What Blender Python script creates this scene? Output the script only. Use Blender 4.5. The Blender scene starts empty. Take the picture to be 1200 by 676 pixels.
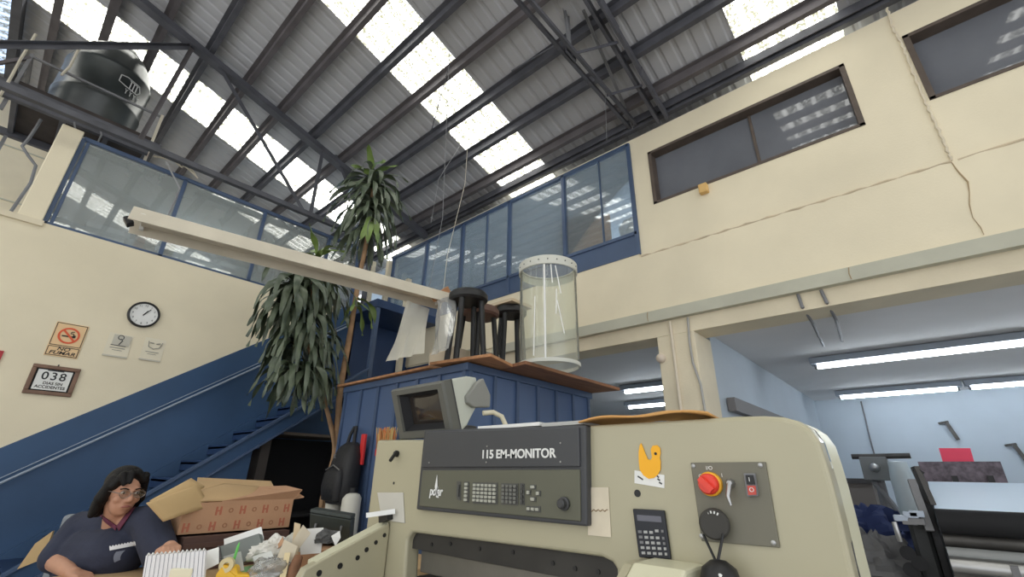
import bpy, bmesh, math, random
from mathutils import Vector, Matrix
random.seed(7)
PI = math.pi
scene = bpy.context.scene
COL = scene.collection

# ------------------------------------------------------------------ camera
F = 524.68
YAW, PITCH, ROLL = [math.radians(a) for a in (48.3446, 22.4054, 0.9374)]
EYE = Vector((0, 0, 1.4))
_fw = Vector((math.sin(YAW)*math.cos(PITCH), math.cos(YAW)*math.cos(PITCH), math.sin(PITCH)))
_rt = Vector((math.cos(YAW), -math.sin(YAW), 0))
_up = _rt.cross(_fw)
RT = math.cos(ROLL)*_rt + math.sin(ROLL)*_up
UP = -math.sin(ROLL)*_rt + math.cos(ROLL)*_up
FW = _fw
cam_data = bpy.data.cameras.new('camera')
cam_data.sensor_width = 36
cam_data.lens = 36*F/1200
cam_data.clip_start = 0.05
cam = bpy.data.objects.new('camera', cam_data)
cam.matrix_world = Matrix(((RT.x, UP.x, -FW.x, EYE.x), (RT.y, UP.y, -FW.y, EYE.y), (RT.z, UP.z, -FW.z, EYE.z), (0, 0, 0, 1)))
COL.objects.link(cam)
scene.camera = cam

def ray(x, y):
    return RT*((x-600)/F) - UP*((y-338)/F) + FW
def at(x, y, ax, v):
    d = ray(x, y); i = 'XYZ'.index(ax)
    return EYE + d*((v-EYE[i])/d[i])
def dep(x, y, D):
    return EYE + ray(x, y)*D
TAN = math.tan(math.radians(16.09))
EAVE_Z = 5.65
def roof_z(X): return EAVE_Z + TAN*(4.5-X)
def on_roof(x, y):
    d = ray(x, y)
    t = (EAVE_Z + TAN*4.5 - EYE.z)/(d.z + TAN*d.x)
    return EYE + d*t

# ------------------------------------------------------------------ materials
_m = {}
def mat(name, c, rough=0.6, metal=0.0, vary=0.0, scale=3.0, bump=0.0, bscale=40.0, c2=None, spec=0.5, emit=None, estr=1.0, stretch=None, coat=0.0):
    if name in _m: return _m[name]
    m = bpy.data.materials.new(name); m.use_nodes = True
    nt = m.node_tree; n = nt.nodes; l = nt.links
    p = n['Principled BSDF']
    p.inputs['Base Color'].default_value = (*c, 1)
    p.inputs['Roughness'].default_value = rough
    p.inputs['Metallic'].default_value = metal
    p.inputs['Specular IOR Level'].default_value = spec
    p.inputs['Coat Weight'].default_value = coat
    if emit:
        p.inputs['Emission Color'].default_value = (*emit, 1)
        p.inputs['Emission Strength'].default_value = estr
    if vary or bump or c2:
        tc = n.new('ShaderNodeTexCoord')
        mp = n.new('ShaderNodeMapping'); l.new(tc.outputs['Object'], mp.inputs['Vector'])
        if stretch: mp.inputs['Scale'].default_value = stretch
    if vary or c2:
        no = n.new('ShaderNodeTexNoise'); no.inputs['Scale'].default_value = scale; no.inputs['Detail'].default_value = 6
        l.new(mp.outputs['Vector'], no.inputs['Vector'])
        cr = n.new('ShaderNodeValToRGB')
        a = c2 if c2 else tuple(x*(1-vary) for x in c)
        b = tuple(min(1, x*(1+vary*0.6)) for x in c)
        cr.color_ramp.elements[0].position = 0.32; cr.color_ramp.elements[0].color = (*a, 1)
        cr.color_ramp.elements[1].position = 0.68; cr.color_ramp.elements[1].color = (*b, 1)
        l.new(no.outputs['Fac'], cr.inputs['Fac']); l.new(cr.outputs['Color'], p.inputs['Base Color'])
    if bump:
        nb = n.new('ShaderNodeTexNoise'); nb.inputs['Scale'].default_value = bscale; nb.inputs['Detail'].default_value = 4
        l.new(mp.outputs['Vector'], nb.inputs['Vector'])
        bp = n.new('ShaderNodeBump'); bp.inputs['Strength'].default_value = bump; bp.inputs['Distance'].default_value = 0.01
        l.new(nb.outputs['Fac'], bp.inputs['Height']); l.new(bp.outputs['Normal'], p.inputs['Normal'])
    _m[name] = m
    return m

def glass_mat(name, tint, dust, dustfac, gloss=0.10, rough=0.02, ior=1.5):
    m = bpy.data.materials.new(name); m.use_nodes = True
    nt = m.node_tree; n = nt.nodes; l = nt.links
    n.remove(n['Principled BSDF'])
    out = n['Material Output']
    tr = n.new('ShaderNodeBsdfTransparent'); tr.inputs['Color'].default_value = (*tint, 1)
    gl = n.new('ShaderNodeBsdfGlossy'); gl.inputs['Roughness'].default_value = rough
    lw = n.new('ShaderNodeFresnel'); lw.inputs['IOR'].default_value = ior
    ad = n.new('ShaderNodeMath'); ad.operation = 'ADD'; ad.inputs[1].default_value = gloss
    l.new(lw.outputs['Fac'], ad.inputs[0])
    mx = n.new('ShaderNodeMixShader')
    l.new(ad.outputs[0], mx.inputs['Fac']); l.new(tr.outputs[0], mx.inputs[1]); l.new(gl.outputs[0], mx.inputs[2])
    df = n.new('ShaderNodeBsdfDiffuse'); df.inputs['Color'].default_value = (*dust, 1)
    tc = n.new('ShaderNodeTexCoord'); no = n.new('ShaderNodeTexNoise'); no.inputs['Scale'].default_value = 1.3; no.inputs['Detail'].default_value = 7
    l.new(tc.outputs['Object'], no.inputs['Vector'])
    mr = n.new('ShaderNodeMapRange'); mr.inputs['From Min'].default_value = 0.3; mr.inputs['From Max'].default_value = 0.7
    mr.inputs['To Min'].default_value = dustfac*0.82; mr.inputs['To Max'].default_value = dustfac*1.14
    l.new(no.outputs['Fac'], mr.inputs['Value'])
    m2 = n.new('ShaderNodeMixShader'); l.new(mr.outputs[0], m2.inputs['Fac'])
    l.new(mx.outputs[0], m2.inputs[1]); l.new(df.outputs[0], m2.inputs[2])
    l.new(m2.outputs[0], out.inputs['Surface'])
    return m

def skylight_mat(name, col, strength):
    m = bpy.data.materials.new(name); m.use_nodes = True
    nt = m.node_tree; n = nt.nodes; l = nt.links
    p = n['Principled BSDF']; p.inputs['Base Color'].default_value = (.8, .8, .75, 1); p.inputs['Roughness'].default_value = .5
    tc = n.new('ShaderNodeTexCoord')
    vo = n.new('ShaderNodeTexNoise'); vo.inputs['Scale'].default_value = 38; vo.inputs['Detail'].default_value = 2
    l.new(tc.outputs['Object'], vo.inputs['Vector'])
    cr = n.new('ShaderNodeValToRGB')
    cr.color_ramp.elements[0].position = .47; cr.color_ramp.elements[0].color = (.085*col[0], .085*col[1], .055*col[2], 1)
    cr.color_ramp.elements[1].position = .63; cr.color_ramp.elements[1].color = (*col, 1)
    l.new(vo.outputs['Fac'], cr.inputs['Fac'])
    # the ribs of the sheet carry no fibre: clear stripes along the slope
    sp = n.new('ShaderNodeSeparateXYZ'); l.new(tc.outputs['Object'], sp.inputs['Vector'])
    ml = n.new('ShaderNodeMath'); ml.operation = 'MULTIPLY'; ml.inputs[1].default_value = 2*PI/0.17
    l.new(sp.outputs['Y'], ml.inputs[0])
    sn = n.new('ShaderNodeMath'); sn.operation = 'SINE'; l.new(ml.outputs[0], sn.inputs[0])
    mr = n.new('ShaderNodeMapRange'); mr.inputs['From Min'].default_value = .35; mr.inputs['From Max'].default_value = .9
    l.new(sn.outputs[0], mr.inputs['Value'])
    mx = n.new('ShaderNodeMix'); mx.data_type = 'RGBA'
    l.new(mr.outputs[0], mx.inputs['Factor']); l.new(cr.outputs['Color'], mx.inputs[6]); mx.inputs[7].default_value = (*col, 1)
    l.new(mx.outputs[2], p.inputs['Emission Color'])
    p.inputs['Emission Strength'].default_value = strength
    return m

CREAM = mat('cream painted plaster', (.80, .715, .535), .75, vary=.07, scale=1.3, bump=.12, bscale=60)
CREAM2 = mat('old cream plaster', (.74, .655, .49), .8, vary=.1, scale=2.0, bump=.15, bscale=50)
GREYTRIM = mat('grey green concrete trim', (.50, .49, .40), .8, vary=.08, scale=3, bump=.1)
ROOMWALL = mat('pale blue room wall', (.46, .52, .58), .8, vary=.06, scale=1.2)
ROOMCEIL = mat('grey room ceiling', (.74, .73, .73), .85, vary=.06, scale=1.0)
CONC = mat('worn concrete floor', (.50, .485, .455), .75, vary=.2, scale=1.5, bump=.15)
SHEET = mat('galvanised roof sheet', (.45, .45, .47), .6, metal=.0, vary=.10, scale=.8, spec=.3)
STEELD = mat('dark painted steel', (.082, .083, .098), .6, vary=.25, scale=5)
STEELR = mat('rusty brown steel', (.118, .106, .112), .7, vary=.2, scale=4)
STEELG = mat('grey primed steel', (.20, .20, .21), .6, vary=.15, scale=5)
BLUE = mat('blue paint', (.036, .083, .175), .5, vary=.16, scale=1.4, spec=.4)
BLUEF = mat('blue frame paint', (.062, .100, .185), .45, vary=.15, scale=2)
NAVY = mat('navy paint', (.018, .045, .12), .5, vary=.2, scale=1.5)
BLUECAB = mat('blue sheet metal', (.075, .122, .235), .42, vary=.14, scale=1.2, spec=.5)
WHITEM = mat('white enamel', (.80, .80, .78), .4, vary=.05, scale=3)
LAMPM = mat('aged white lamp enamel', (.60, .545, .44), .5, vary=.12, scale=3)
BLACK = mat('black plastic', (.012, .012, .013), .45)
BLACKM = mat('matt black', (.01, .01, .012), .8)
DGREY = mat('dark grey plastic', (.05, .05, .052), .5)
OLIVE = mat('olive grey panel', (.115, .115, .082), .5, vary=.05, scale=2)
BAND = mat('charcoal band', (.052, .054, .060), .45, vary=.06, scale=2)
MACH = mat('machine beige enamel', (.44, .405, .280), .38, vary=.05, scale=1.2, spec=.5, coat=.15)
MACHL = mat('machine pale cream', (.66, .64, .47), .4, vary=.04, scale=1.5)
PLATE = mat('grey control plate', (.175, .165, .125), .5, vary=.06, scale=2)
STEEL = mat('bare steel', (.42, .42, .42), .35, metal=.9, vary=.15, scale=3)
STEELK = mat('dark worn steel', (.085, .08, .075), .45, metal=.5, vary=.3, scale=5)
KRAFT = mat('kraft cardboard', (.53, .36, .19), .85, vary=.12, scale=3, bump=.1)
CARTON = mat('brown carton', (.50, .29, .17), .85, vary=.12, scale=3, bump=.1)
PLY = mat('plywood', (.46, .225, .105), .7, vary=.3, scale=3, stretch=(1, 6, 6))
PLYD = mat('brown wood', (.26, .12, .06), .7, vary=.3, scale=3, stretch=(1, 6, 6))
PAPER = mat('white paper', (.82, .82, .80), .8, vary=.04, scale=8)
PAPER2 = mat('old paper', (.70, .62, .48), .85, vary=.1, scale=7)
RED = mat('red plastic', (.65, .03, .03), .4)
REDO = mat('orange red knob', (.80, .055, .03), .35)
YEL = mat('yellow plastic', (.85, .50, .02), .4)
DUCK = mat('orange yellow sticker', (.95, .46, .015), .5)
GREEN = mat('green folder', (.22, .45, .20), .5)
LGREEN = mat('bright green pen', (.15, .6, .12), .4)
PINK = mat('bright red paper', (.95, .08, .16), .6)
SKIN = mat('skin', (.52, .275, .18), .5, vary=.08, scale=12, spec=.4)
HAIR = mat('black hair', (.006, .005, .005), .5, spec=.25, bump=.5, bscale=90, stretch=(3, 3, .35))
SHIRT = mat('navy cotton', (.027, .032, .058), .9, vary=.2, scale=6, bump=.3, bscale=50)
COLLAR = mat('maroon collar', (.13, .03, .06), .85)
LEAF = mat('dracaena leaf', (.105, .13, .08), .38, vary=.45, scale=5, spec=.7, c2=(.035, .055, .032))
LEAF2 = mat('young green leaf', (.15, .225, .055), .45, vary=.3, scale=5)
BARK = mat('tan cane bark', (.36, .22, .12), .8, vary=.3, scale=9, bump=.3)
TANKM = mat('black tank plastic', (.034, .040, .040), .30, vary=.45, scale=2.5, spec=.6)
SEATM = mat('brown padded seat', (.16, .09, .07), .6, vary=.1)
TUBE = mat('lit tube', (.9, .95, 1), .4, emit=(.86, .94, 1.0), estr=21)
SKY_W = skylight_mat('white translucent roof sheet', (1.0, 1.0, .95), 3.9)
SKY_B = skylight_mat('pale blue translucent roof sheet', (.45, .62, .95), 1.2)
GL_LEFT = glass_mat('dusty grey glass', (.88, .91, .89), (.56, .58, .55), .34, gloss=.17)
GL_BLUE = glass_mat('dusty pale glass', (.92, .96, .98), (.55, .60, .63), .17, gloss=.05)
GL_DARK = glass_mat('dark glass', (.55, .58, .60), (.24, .25, .28), .60, gloss=.10)
GL_DRUM = glass_mat('clear drum plastic', (.975, .985, .965), (.78, .78, .70), .11, gloss=.025, rough=.06, ior=1.06)
FILM = glass_mat('milky plastic film', (.9, .9, .86), (.66, .63, .54), .62, gloss=.04, rough=.3)
CLEARBAG = glass_mat('clear plastic bag film', (.92, .93, .93), (.7, .7, .68), .3, gloss=.12, rough=.12)

# ------------------------------------------------------------------ mesh building
class MB:
    def __init__(s): s.v = []; s.f = []
    def add(s, vs, fs):
        k = len(s.v); s.v += [Vector(v) for v in vs]; s.f += [tuple(i+k for i in f) for f in fs]; return s
    def box(s, x0, x1, y0, y1, z0, z1):
        vs = [(x, y, z) for z in (z0, z1) for y in (y0, y1) for x in (x0, x1)]
        return s.add(vs, [(0, 2, 3, 1), (4, 5, 7, 6), (0, 1, 5, 4), (2, 6, 7, 3), (0, 4, 6, 2), (1, 3, 7, 5)])
    def obox(s, c, ax, ay, az):          # centre + half axes
        c = Vector(c); ax = Vector(ax); ay = Vector(ay); az = Vector(az)
        if ax.cross(ay).dot(az) < 0: ax = -ax
        vs = [c+ax*i+ay*j+az*k for k in (-1, 1) for j in (-1, 1) for i in (-1, 1)]
        return s.add(vs, [(0, 2, 3, 1), (4, 5, 7, 6), (0, 1, 5, 4), (2, 6, 7, 3), (0, 4, 6, 2), (1, 3, 7, 5)])
    def bar(s, p, q, w, h, up=(0, 0, 1)):
        p = Vector(p); q = Vector(q); d = q-p
        u = Vector(up); sd = d.cross(u)
        if sd.length < 1e-6: sd = d.cross(Vector((1, 0, 0)))
        sd.normalize(); uu = sd.cross(d).normalized()
        return s.obox((p+q)/2, d/2, sd*w/2, uu*h/2)
    def angle(s, p, q, w, t=.006, up=(0, 0, 1)):     # steel angle section
        p = Vector(p); q = Vector(q); d = q-p
        sd = d.cross(Vector(up))
        if sd.length < 1e-6: sd = d.cross(Vector((1, 0, 0)))
        sd.normalize(); uu = sd.cross(d).normalized()
        s.obox((p+q)/2+uu*0, d/2, sd*w/2, uu*t/2)
        return s.obox((p+q)/2-uu*w/2+sd*(w/2-t/2), d/2, sd*t/2, uu*w/2)
    def tube(s, pts, r, n=8, cap=True):
        pts = [Vector(p) for p in pts]; k = len(pts)
        rr = r if isinstance(r, (list, tuple)) else [r]*k
        rings = []; prev = None
        for i in range(k):
            d = (pts[min(i+1, k-1)]-pts[max(i-1, 0)]).normalized()
            if prev is None:
                a = Vector((0, 0, 1)) if abs(d.z) < .9 else Vector((1, 0, 0))
                u = d.cross(a).normalized()
            else:
                u = (prev-d*prev.dot(d)).normalized()
            prev = u; w = d.cross(u)
            rings.append([pts[i]+(u*math.cos(2*PI*j/n)+w*math.sin(2*PI*j/n))*rr[i] for j in range(n)])
        return s.loft(rings, cap=cap)
    def loft(s, rings, cap=True, closed=True):
        n = len(rings[0]); vs = [v for r in rings for v in r]; fs = []
        for i in range(len(rings)-1):
            for j in range(n if closed else n-1):
                a = i*n+j; b = i*n+(j+1) % n
                fs.append((a, b, b+n, a+n))
        if cap and closed:
            fs.append(tuple(range(n-1, -1, -1))); fs.append(tuple((len(rings)-1)*n+j for j in range(n)))
        return s.add(vs, fs)
    def lathe(s, prof, c, n=24, ax=None, cap=True):
        c = Vector(c); az = Vector(ax).normalized() if ax else Vector((0, 0, 1))
        u = az.cross(Vector((0, 1, 0)) if abs(az.y) < .9 else Vector((1, 0, 0))).normalized(); w = az.cross(u)
        return s.loft([[c+az*z+(u*math.cos(2*PI*j/n)+w*math.sin(2*PI*j/n))*max(r, 1e-4) for j in range(n)] for r, z in prof], cap=cap)
    def ball(s, c, r, n=16, m=10, axes=None):
        c = Vector(c); r = Vector(r) if not isinstance(r, (int, float)) else Vector((r, r, r))
        X, Y, Z = axes if axes else (Vector((1, 0, 0)), Vector((0, 1, 0)), Vector((0, 0, 1)))
        rings = []
        for i in range(m+1):
            a = -PI/2+PI*i/m; rr = max(math.cos(a), 1e-3)
            rings.append([c+X*(r.x*rr*math.cos(2*PI*j/n))+Y*(r.y*rr*math.sin(2*PI*j/n))+Z*(r.z*math.sin(a)) for j in range(n)])
        return s.loft(rings)
    def cone(s, p, q, r0, r1, n=14):     # round cone, closed
        p = Vector(p); q = Vector(q); d = (q-p); L = d.length; d.normalize()
        prof = [(r0*math.cos(a), -r0*math.sin(a)) for a in [PI/2*(1-i/4) for i in range(5)]]
        prof += [(r1*math.cos(a), L+r1*math.sin(a)) for a in [PI/2*i/4 for i in range(5)]]
        return s.lathe(prof, p, n, d)
    def prism(s, poly, ext):
        poly = [Vector(p) for p in poly]; e = Vector(ext); n = len(poly)
        vs = poly+[p+e for p in poly]
        fs = [tuple(range(n)), tuple(range(2*n-1, n-1, -1))]
        for i in range(n):
            j = (i+1) % n
            fs.append((i, i+n, j+n, j))
        return s.add(vs, fs)
    def sheet(s, P, nu, nv, th=0.0):      # P(u,v) -> point
        vs = [Vector(P(i/nu, j/nv)) for j in range(nv+1) for i in range(nu+1)]
        fs = [(j*(nu+1)+i, j*(nu+1)+i+1, (j+1)*(nu+1)+i+1, (j+1)*(nu+1)+i) for j in range(nv) for i in range(nu)]
        return s.add(vs, fs)

LOC = {}
def _mesh(name, mb, off):
    me = bpy.data.meshes.new(name)
    me.from_pydata([tuple(v-off) for v in mb.v], [], mb.f)
    bm = bmesh.new(); bm.from_mesh(me); bmesh.ops.recalc_face_normals(bm, faces=bm.faces); bm.to_mesh(me); bm.free()
    return me
def part(name, mb, m, parent=None, smooth=0, bevel=0, label=None, loc=None, segs=2):
    """one mesh object; child of parent, or top-level with its origin under its middle"""
    if parent is not None:
        o_w = LOC[parent.name]; off = o_w if loc is None else Vector(loc)
    else:
        xs = [v.x for v in mb.v]; ys = [v.y for v in mb.v]; zs = [v.z for v in mb.v]
        off = Vector(((min(xs)+max(xs))/2, (min(ys)+max(ys))/2, min(zs))) if loc is None else Vector(loc)
        o_w = Vector((0, 0, 0))
    me = _mesh(name, mb, off)
    me.materials.append(m)
    if smooth:
        me.polygons.foreach_set('use_smooth', [True]*len(me.polygons))
        if smooth < 179: me.set_sharp_from_angle(angle=math.radians(smooth))
    o = bpy.data.objects.new(name, me); COL.objects.link(o)
    o.location = off-o_w if parent is not None else off
    if parent is not None: o.parent = parent
    if bevel:
        b = o.modifiers.new('bevel', 'BEVEL'); b.width = bevel; b.segments = segs; b.limit_method = 'ANGLE'; b.angle_limit = math.radians(40)
    if label: o['label'] = label
    LOC[o.name] = off
    return o
def tag(o, label, cat, group=None):
    o['label'] = label; o['category'] = cat
    if group: o['group'] = group
    return o
def thing(name, label, cat, loc, group=None):
    o = bpy.data.objects.new(name, None); COL.objects.link(o); o.location = Vector(loc); o.empty_display_size = .1
    LOC[o.name] = Vector(loc)
    return tag(o, label, cat, group)
def struct(name, mb, m, **k):
    o = part(name, mb, m, **k); o['kind'] = 'structure'; return o
def sroot(name, loc):
    o = bpy.data.objects.new(name, None); COL.objects.link(o); o.location = Vector(loc); o['kind'] = 'structure'; LOC[o.name] = Vector(loc); return o
def dup(root, loc, label=None, rotz=0):
    r = root.copy(); COL.objects.link(r); r.location = Vector(loc); r.rotation_euler = (0, 0, rotz)
    if label: r['label'] = label
    for ch in list(root.children):
        c = ch.copy(); COL.objects.link(c); c.parent = r
        for g in list(ch.children):
            d = g.copy(); COL.objects.link(d); d.parent = c
    LOC[r.name] = Vector(loc)
    return r
def text(name, body, size, o, xd, yd, m, parent=None, ext=.0015, shear=0, align='CENTER', offset=0.0, stretch=1.0, label=None):
    """lettering: xd = reading direction, yd = up direction of the letters, o = middle of the word"""
    cu = bpy.data.curves.new(name, 'FONT'); cu.body = body; cu.size = size; cu.extrude = ext; cu.align_x = align; cu.align_y = 'CENTER'
    cu.shear = shear; cu.offset = offset
    tmp = bpy.data.objects.new('tmp', cu); COL.objects.link(tmp)
    dg = bpy.context.evaluated_depsgraph_get(); dg.update()
    me0 = bpy.data.meshes.new_from_object(tmp.evaluated_get(dg))
    bpy.data.objects.remove(tmp)
    xd = Vector(xd).normalized()*stretch; yd = Vector(yd).normalized(); zd = xd.normalized().cross(yd)
    mb = MB(); mb.add([Vector(o)+xd*v.co.x+yd*v.co.y+zd*v.co.z for v in me0.vertices], [tuple(p.vertices) for p in me0.polygons])
    bpy.data.meshes.remove(me0)
    return part(name, mb, m, parent, label=label)

# ================================================================== THE SETTING
struct('floor', MB().box(-8, 12, -8, 10.2, -.1, 0), CONC)
RX = -1.37; RZ = roof_z(RX)
PITCHW = .17
def corr(y0, y1, xa, xb, other=False, lift=0.0):
    """corrugated sheet between y0 and y1; other = far slope of the ridge"""
    ys = []
    k0 = math.floor(y0/PITCHW); k1 = math.ceil(y1/PITCHW)
    for k in range(k0, k1+1):
        for f, h in ((0, 0), (.12, .013), (.30, .013), (.42, 0)):
            y = (k+f)*PITCHW
            if y0 <= y <= y1: ys.append((y, h))
    if not ys or ys[0][0] > y0: ys.insert(0, (y0, 0))
    if ys[-1][0] < y1: ys.append((y1, 0))
    mb = MB()
    def z(X): return (roof_z(X) if not other else RZ-TAN*(RX-X))+lift
    vs = [(X, y, z(X)+h) for X in (xa, xb) for y, h in ys]; n = len(ys)
    mb.add(vs, [(i, i+1, n+i+1, n+i) for i in range(n-1)])
    return mb
STRIPS = [(-2.62, -1.75), (-.365, .51), (3.30, 4.185), (6.90, 7.78)]
edges = [-8]+[v for s in STRIPS for v in s]+[10.2]
rb = MB()
for i in range(0, len(edges), 2):
    for other in (False, True):
        m_ = corr(edges[i], edges[i+1], *((RX, 5.25) if not other else (-8, RX)), other=other)
        if other and i == 8: m_ = corr(9.9, 10.2, -8, RX, other=True)
        rb.add(m_.v, m_.f)
struct('ceiling', rb, SHEET)
names = ['translucent white skylight strip in the roof behind the camera side', 'bright skylight strip of the roof at the upper right above the dark framed windows',
         'bright skylight strip running down the middle of the grey roof', 'bright skylight strip at the upper left beyond the water tank']
for (a, b), lb in zip(STRIPS, names):
    t = thing('skylight', lb, 'skylight', (1.5, a, roof_z(1.5)), 'skylight strips in the roof')
    part('roof_sheet', corr(a, b, RX, 5.25), SKY_W, t, loc=(0, 0, 0))
    part('far_slope_sheet', corr(a, b, -8, RX, True), SKY_W, t, loc=(0, 0, 0))
tag(part('skylight', corr(7.78, 9.9, -8, RX, True), SKY_B), 'pale blue translucent roof panel past the ridge, at the top left corner', 'skylight')

# walls -------------------------------------------------------------
# right wall, upper part, with its window openings
W = MB()
X0, X1 = 4.5, 4.66
zt = 5.45
w3 = (-.275, 1.765, 4.38, 5.14); w4 = (-2.75, -.715, 4.38, 5.14)
W.box(X0, X1, -8, 2.0, 5.14, zt); W.box(X0, X1, -8, 2.0, 3.75, 4.38)
W.box(X0, X1, -8, w4[0], 4.38, 5.14); W.box(X0, X1, w4[1], w3[0], 4.38, 5.14); W.box(X0, X1, w3[1], 2.0, 4.38, 5.14)
W.box(X0-.022, X1, -8, 2.0, 3.05, 3.75)
W.box(X0-.022, X1, 2.0, 7.3, 3.05, 3.79)
W.box(X0, X1, 4.3, 7.3, 0, 3.05)
W.box(X0, X1, 2.0, 7.3, 5.39, zt)
struct('wall_right', W, CREAM)
struct('trim_1', MB().box(4.43, 4.7, -8, 4.3, 2.93, 3.05), GREYTRIM)       # slab edge
struct('trim_2', MB().box(4.5, 4.85, -8, 4.3, 2.77, 2.93), CREAM2)         # lintel
struct('trim_3', MB().box(4.5, 4.98, 1.515, 1.912, 0, 2.77), CREAM2, bevel=.008)   # column
# left wall: cream, with mezzanine slab and post
L = MB()
Y0 = 6.4
L.box(-8, 3.35, Y0, Y0+.15, 0, 3.75)
struct('wall_left', L, CREAM)
struct('trim_4', MB().box(-.40, -.215, Y0-.02, Y0+.22, 3.75, 4.93), CREAM, bevel=.01)
struct('trim_5', MB().box(-1.2, -.2, Y0-.03, Y0, 3.70, 3.76), CREAM2)
# blue dado that climbs with the stair
d0 = at(0, 525, 'Y', 6.38); sl = .733
def dz(X): return d0.z+sl*(X-d0.x)
struct('trim_6', MB().prism([(-2.0, Y0-.012, 0), (-2.0, Y0-.012, max(dz(-2.0), .02)), (-1.9, Y0-.012, dz(-1.9) if dz(-1.9) > 0 else .03), (3.35, Y0-.012, dz(3.35)), (3.35, Y0-.012, 0)], (0, .012, 0)), BLUE)
struct('wall_corner', MB().box(3.35, 4.5, 6.4, 6.5, 0, 3.70).box(3.35, 3.45, 6.4, 7.3, 0, 3.7).box(2.9, 4.5, 8.4, 8.5, 3.7, 5.3), NAVY)
struct('wall_back', MB().box(-8, 5, 10.0, 10.2, 0, 7.3), CREAM2)
bs = MB()
for z_ in (4.35, 5.25, 6.15): bs.box(-8, 5, 9.985, 10.0, z_, z_+.02)
struct('trim_7', bs, GREYTRIM)
# mezzanine slabs, rooms behind the glass
jl = MB()
for a_, b_ in ((-6, -.72), (-.68, 1.98)):
    n_ = 40; jl.tube([(X0-.018, a_+(b_-a_)*k/n_, 3.752+.004*math.sin(k*2.3+a_)) for k in range(n_+1)], [.010+.005*math.sin(k*1.9+b_) for k in range(n_+1)], 6)
struct('trim_13', jl, mat('dusty brown joint', (.63, .52, .37), .9, vary=.2, scale=6))
struct('floor_upper', MB().box(4.66, 9.0, -8, 8.5, 3.1, 3.75).box(-.4, 4.5, 6.55, 9.0, 3.55, 3.74), CONC)
RC = MB().box(4.9, 11.2, -8, 7.3, 2.85, 3.1)
struct('ceiling_room', RC, ROOMCEIL)
struct('wall_room', MB().box(11, 11.2, -8, 7.3, 0, 2.85).box(4.98, 11, 1.52, 1.62, 0, 2.85).box(4.9, 11, 7.0, 7.2, 0, 2.85).box(4.9, 11, -8, -7.9, 0, 2.85), ROOMWALL)
MEZ = mat('mezzanine office wall', (.62, .68, .74), .85, vary=.06, scale=1)
struct('wall_upper', MB().box(8.8, 9, -8, 8.5, 3.75, 5.36).box(4.7, 8.8, 1.9, 2.0, 3.75, 5.36).box(4.7, 8.8, 8.4, 8.5, 3.75, 5.36), MEZ)
struct('ceiling_upper', MB().box(4.7, 9, -8, 8.5, 5.36, 5.42).box(-.3, 3.3, 6.6, 9.0, 4.90, 4.98), MEZ)
struct('wall_office', MB().box(-.3, 3.3, 8.9, 9.0, 3.74, 4.9).box(-.32, -.25, 6.6, 9.0, 3.74, 4.9), MEZ)

# windows -----------------------------------------------------------
def glazing(name, frame_boxes, fm, panes, gm, loc):
    r = sroot(name, loc)
    part('window_frame', frame_boxes, fm, r, bevel=.004)
    for p in panes: part('pane', p, gm, r)
    return r
# left glazed partition
fr = MB(); pn = []
xs = [-.2, .81, 1.81, 2.80, 3.33]
for x in xs: fr.box(x-.022, x+.022, Y0+.02, Y0+.08, 3.75, 4.87)
fr.box(-.2, 3.33, Y0+.02, Y0+.08, 4.85, 4.90); fr.box(-.2, 3.33, Y0+.02, Y0+.08, 3.75, 3.785)
fr.box(-.165, -.135, Y0+.03, Y0+.07, 3.75, 4.87)
for a, b in zip(xs[:-1], xs[1:]): pn.append(MB().box(a+.02, b-.02, Y0+.045, Y0+.051, 3.78, 4.86))
glazing('window_1', fr, BLUEF, pn, GL_LEFT, (1.5, Y0, 3.75))
# right blue glazing
fr = MB(); pn = []
ys = [2.01, 3.045, 4.07, 5.15, 6.14, 7.2]
for y in ys: fr.box(X0-.03, X0+.05, y-.025, y+.025, 3.79, 5.40)
fr.box(X0-.03, X0+.05, 2.0, 7.22, 5.36, 5.41); fr.box(X0-.03, X0+.05, 2.0, 7.22, 4.055, 4.10); fr.box(X0-.032, X0+.05, 2.0, 7.22, 3.79, 3.81)
fr.box(X0-.012, X0+.01, 2.0, 7.22, 3.79, 4.07)
fr.box(X0-.01, X0+.03, 2.455, 2.468, 4.1, 5.36)
fr.box(X0-.01, X0+.03, 4.56, 4.585, 4.1, 5.36)
for a, b in zip(ys[:-1], ys[1:]): pn.append(MB().box(X0+.008, X0+.014, a+.02, b-.02, 4.09, 5.37))
g2 = glazing('window_2', fr, BLUEF, pn, GL_BLUE, (X0, 4.6, 3.79))
# dark framed windows
WFRAME = mat('brown window frame', (.10, .075, .06), .6, vary=.2, scale=6)
def darkwin(name, y0, y1, z0, z1, mull):
    fr = MB()
    a = .045
    fr.box(X0-.01, X0+.13, y0, y0+a, z0, z1).box(X0-.01, X0+.13, y1-a, y1, z0, z1).box(X0-.01, X0+.13, y0, y1, z0, z0+a*.7).box(X0-.01, X0+.13, y0, y1, z1-a*.8, z1)
    fr.box(X0+.10, X0+.13, mull-.015, mull+.015, z0, z1)
    pn = [MB().box(X0+.112, X0+.118, y0+.03, mull, z0+.02, z1-.02), MB().box(X0+.120, X0+.126, mull, y1-.03, z0+.02, z1-.02)]
    return glazing(name, fr, WFRAME, pn, GL_DARK, (X0, (y0+y1)/2, z0))
darkwin('window_3', *w3, .62)
darkwin('window_4', *w4, -1.75)
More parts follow.
